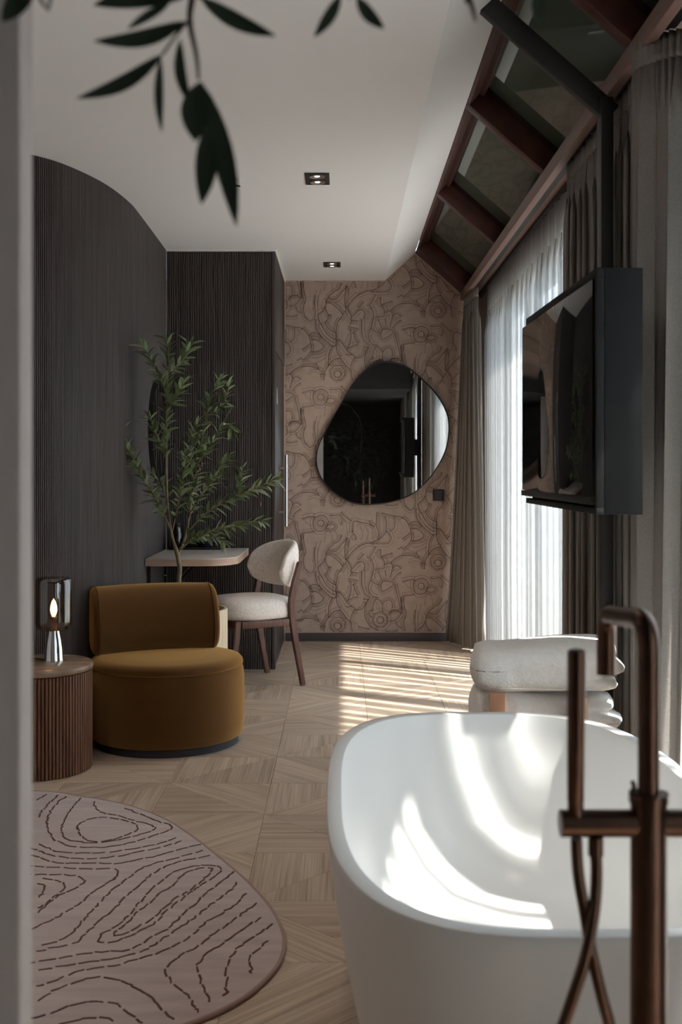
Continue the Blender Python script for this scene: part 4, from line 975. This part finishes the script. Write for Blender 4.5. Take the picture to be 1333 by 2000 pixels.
RC = [[(240,205),(255,175),(340,148),(440,155),(530,178),(545,200),(520,225),(430,258),(340,272),(280,262),(255,240),(240,205)],
 [(325,65),(330,95),(370,125),(450,140),(530,165),(600,182),(635,200),(600,222),(510,248),(400,272),(300,276),(220,270),(175,250),(155,210),(180,150),(210,100),(255,50)],
 [(485,103),(560,130),(640,165),(720,190),(700,215),(620,245),(500,280),(380,300),(260,300),(170,285),(110,250),(85,190),(100,120),(140,70),(185,42)],
 [(45,285),(80,300),(150,325),(260,330),(400,325),(520,310),(640,285),(720,260),(790,228),(815,230)], [(-60,290),(35,315),(100,340),(200,355),(330,358),(450,345),(560,322),(680,298),(780,265),(860,240)],
 [(-60,320),(35,350),(100,372),(180,383),(300,380),(440,383),(560,362),(680,335),(800,300),(925,272)],
 [(-60,395),(50,400),(150,405),(300,412),(420,410),(447,430),(430,460),(370,495),(320,530),(260,585),(200,620),(120,665),(35,703),(-60,750)],
 [(-60,435),(35,440),(120,440),(220,445),(270,460),(265,485),(210,520),(150,545),(90,590),(35,635)], [(60,460),(130,470),(175,490),(165,515),(120,555),(70,595),(35,612)], [(40,488),(75,500),(60,535),(40,555)],
 [(955,297),(850,325),(720,360),(590,395),(550,420),(490,465),(410,525),(350,585),(290,650),(230,715),(200,750),(120,785),(35,805)], [(985,322),(880,350),(780,368),(680,402),(610,445),(540,505),(480,560),(430,610),(370,660),(330,700),(270,750),(235,785),(140,808),(35,833)],
 [(340,780),(360,745),(440,700),(500,650),(530,610),(590,550),(620,510),(660,480),(720,430),(800,405),(880,392),(950,395),(975,405),(960,430),(900,475),(820,530),(740,590),(680,640),(630,690),(560,725),(500,755),(430,785),(370,788),(340,780)],
 [(420,755),(440,730),(490,690),(540,635),(600,590),(650,540),(720,500),(780,440),(860,408),(920,405),(920,430),(870,475),(800,530),(730,570),(660,630),(600,680),(540,710),(480,745),(420,755)],
 [(1075,397),(1020,440),(960,490),(900,530),(840,590),(770,650),(700,715),(640,745),(560,800),(490,825),(400,832),(280,840),(150,865),(35,885),(-60,900)], [(1115,430),(1060,475),(1000,540),(910,600),(850,650),(770,705),(710,745),(650,785),(570,830),(500,850),(430,868),(300,885),(150,910),(35,928)],
 [(1175,485),(1100,540),(1060,580),(980,635),(900,680),(850,725),(770,785),(700,820),(620,850),(520,880),(420,905),(320,920),(220,940),(120,980),(35,1010)],
 [(1217,537),(1150,585),(1080,640),(1010,690),(930,745),(860,800),(790,840),(730,880),(695,915),(700,960),(720,995),(770,1030),(810,1070),(840,1110),(860,1140)],
 [(1257,582),(1210,630),(1130,690),(1050,740),(970,800),(900,840),(870,870),(850,920),(870,970),(880,1020),(905,1070),(915,1105)], [(1275,655),(1240,690),(1170,740),(1090,790),(1030,850),(1005,920),(1000,960),(990,1010),(1000,1040),(975,1060)],
 [(1270,740),(1200,790),(1150,830),(1115,870),(1130,910),(1120,945)], [(35,1085),(90,1045),(180,1010),(280,975),(350,963),(450,978),(520,1010),(600,1060),(660,1115),(710,1165),(745,1202)],
 [(-20,1180),(50,1165),(130,1140),(230,1100),(340,1087),(430,1098),(490,1140),(540,1180),(570,1202)], [(150,1202),(250,1180),(350,1168),(410,1175),(440,1202)],
 [(35,60),(80,30)], [(40,145),(70,100),(110,60),(140,35)]]
rnd = random.Random(12); V = []; F = []
rin = [(p.x * 0.985 - 0.0105, p.y * 0.985 + 0.05) for p in ro]
def inside(p):
    c = False
    for (x1, y1), (x2, y2) in zip(rin, rin[1:] + rin[:1]):
        if (y1 > p.y) != (y2 > p.y) and p.x < (x2 - x1) * (p.y - y1) / (y2 - y1) + x1: c = not c
    return c
def dash(a_, b_, wdt):
    t = (b_ - a_).normalized(); nn = Vector((-t.y, t.x, 0)) * wdt / 2; b0 = len(V); e = t * wdt * 0.4
    for z in (0.0105, 0.0125):
        for p in (a_ - nn, b_ - nn, b_ + e, b_ + nn, a_ + nn, a_ - e): V.append((p.x, p.y, z))
    F.append(tuple(b0 + 6 + i for i in range(6)))
    for i in range(6): F.append((b0 + i, b0 + (i + 1) % 6, b0 + 6 + (i + 1) % 6, b0 + 6 + i))
for pl in RC:
    pts = [px_floor(60 + p.x / 2.6137, 1540 + p.y / 2.6137, 0.011) for p in catmull([(x, y, 0) for x, y in pl], 8)]
    L = [0]
    for a_, b_ in zip(pts, pts[1:]): L.append(L[-1] + max((b_ - a_).length, 1e-6))
    def at(s):
        i = next((j for j in range(len(L) - 1) if L[j + 1] >= s), len(L) - 2); return pts[i].lerp(pts[i + 1], (s - L[i]) / (L[i + 1] - L[i]))
    s = 0
    while s < L[-1] - 0.01:
        ln = rnd.uniform(0.030, 0.050); e = min(s + ln, L[-1]); m_ = (s + e) / 2
        jit = lambda: Vector((rnd.uniform(-.004, .004), rnd.uniform(-.004, .004), 0))
        a_, c_, b_ = at(s) + jit(), at(m_) + jit(), at(e) + jit()
        if not (inside(a_) and inside(b_)): s = e + 0.01; continue
        dash(a_, c_, rnd.uniform(0.0045, 0.0062)); dash(c_, b_, rnd.uniform(0.004, 0.006)); s = e + rnd.uniform(0.006, 0.012)
tag(mesh_obj('tufted_lines', V, F, M['rugline'], rg), kind='stuff')
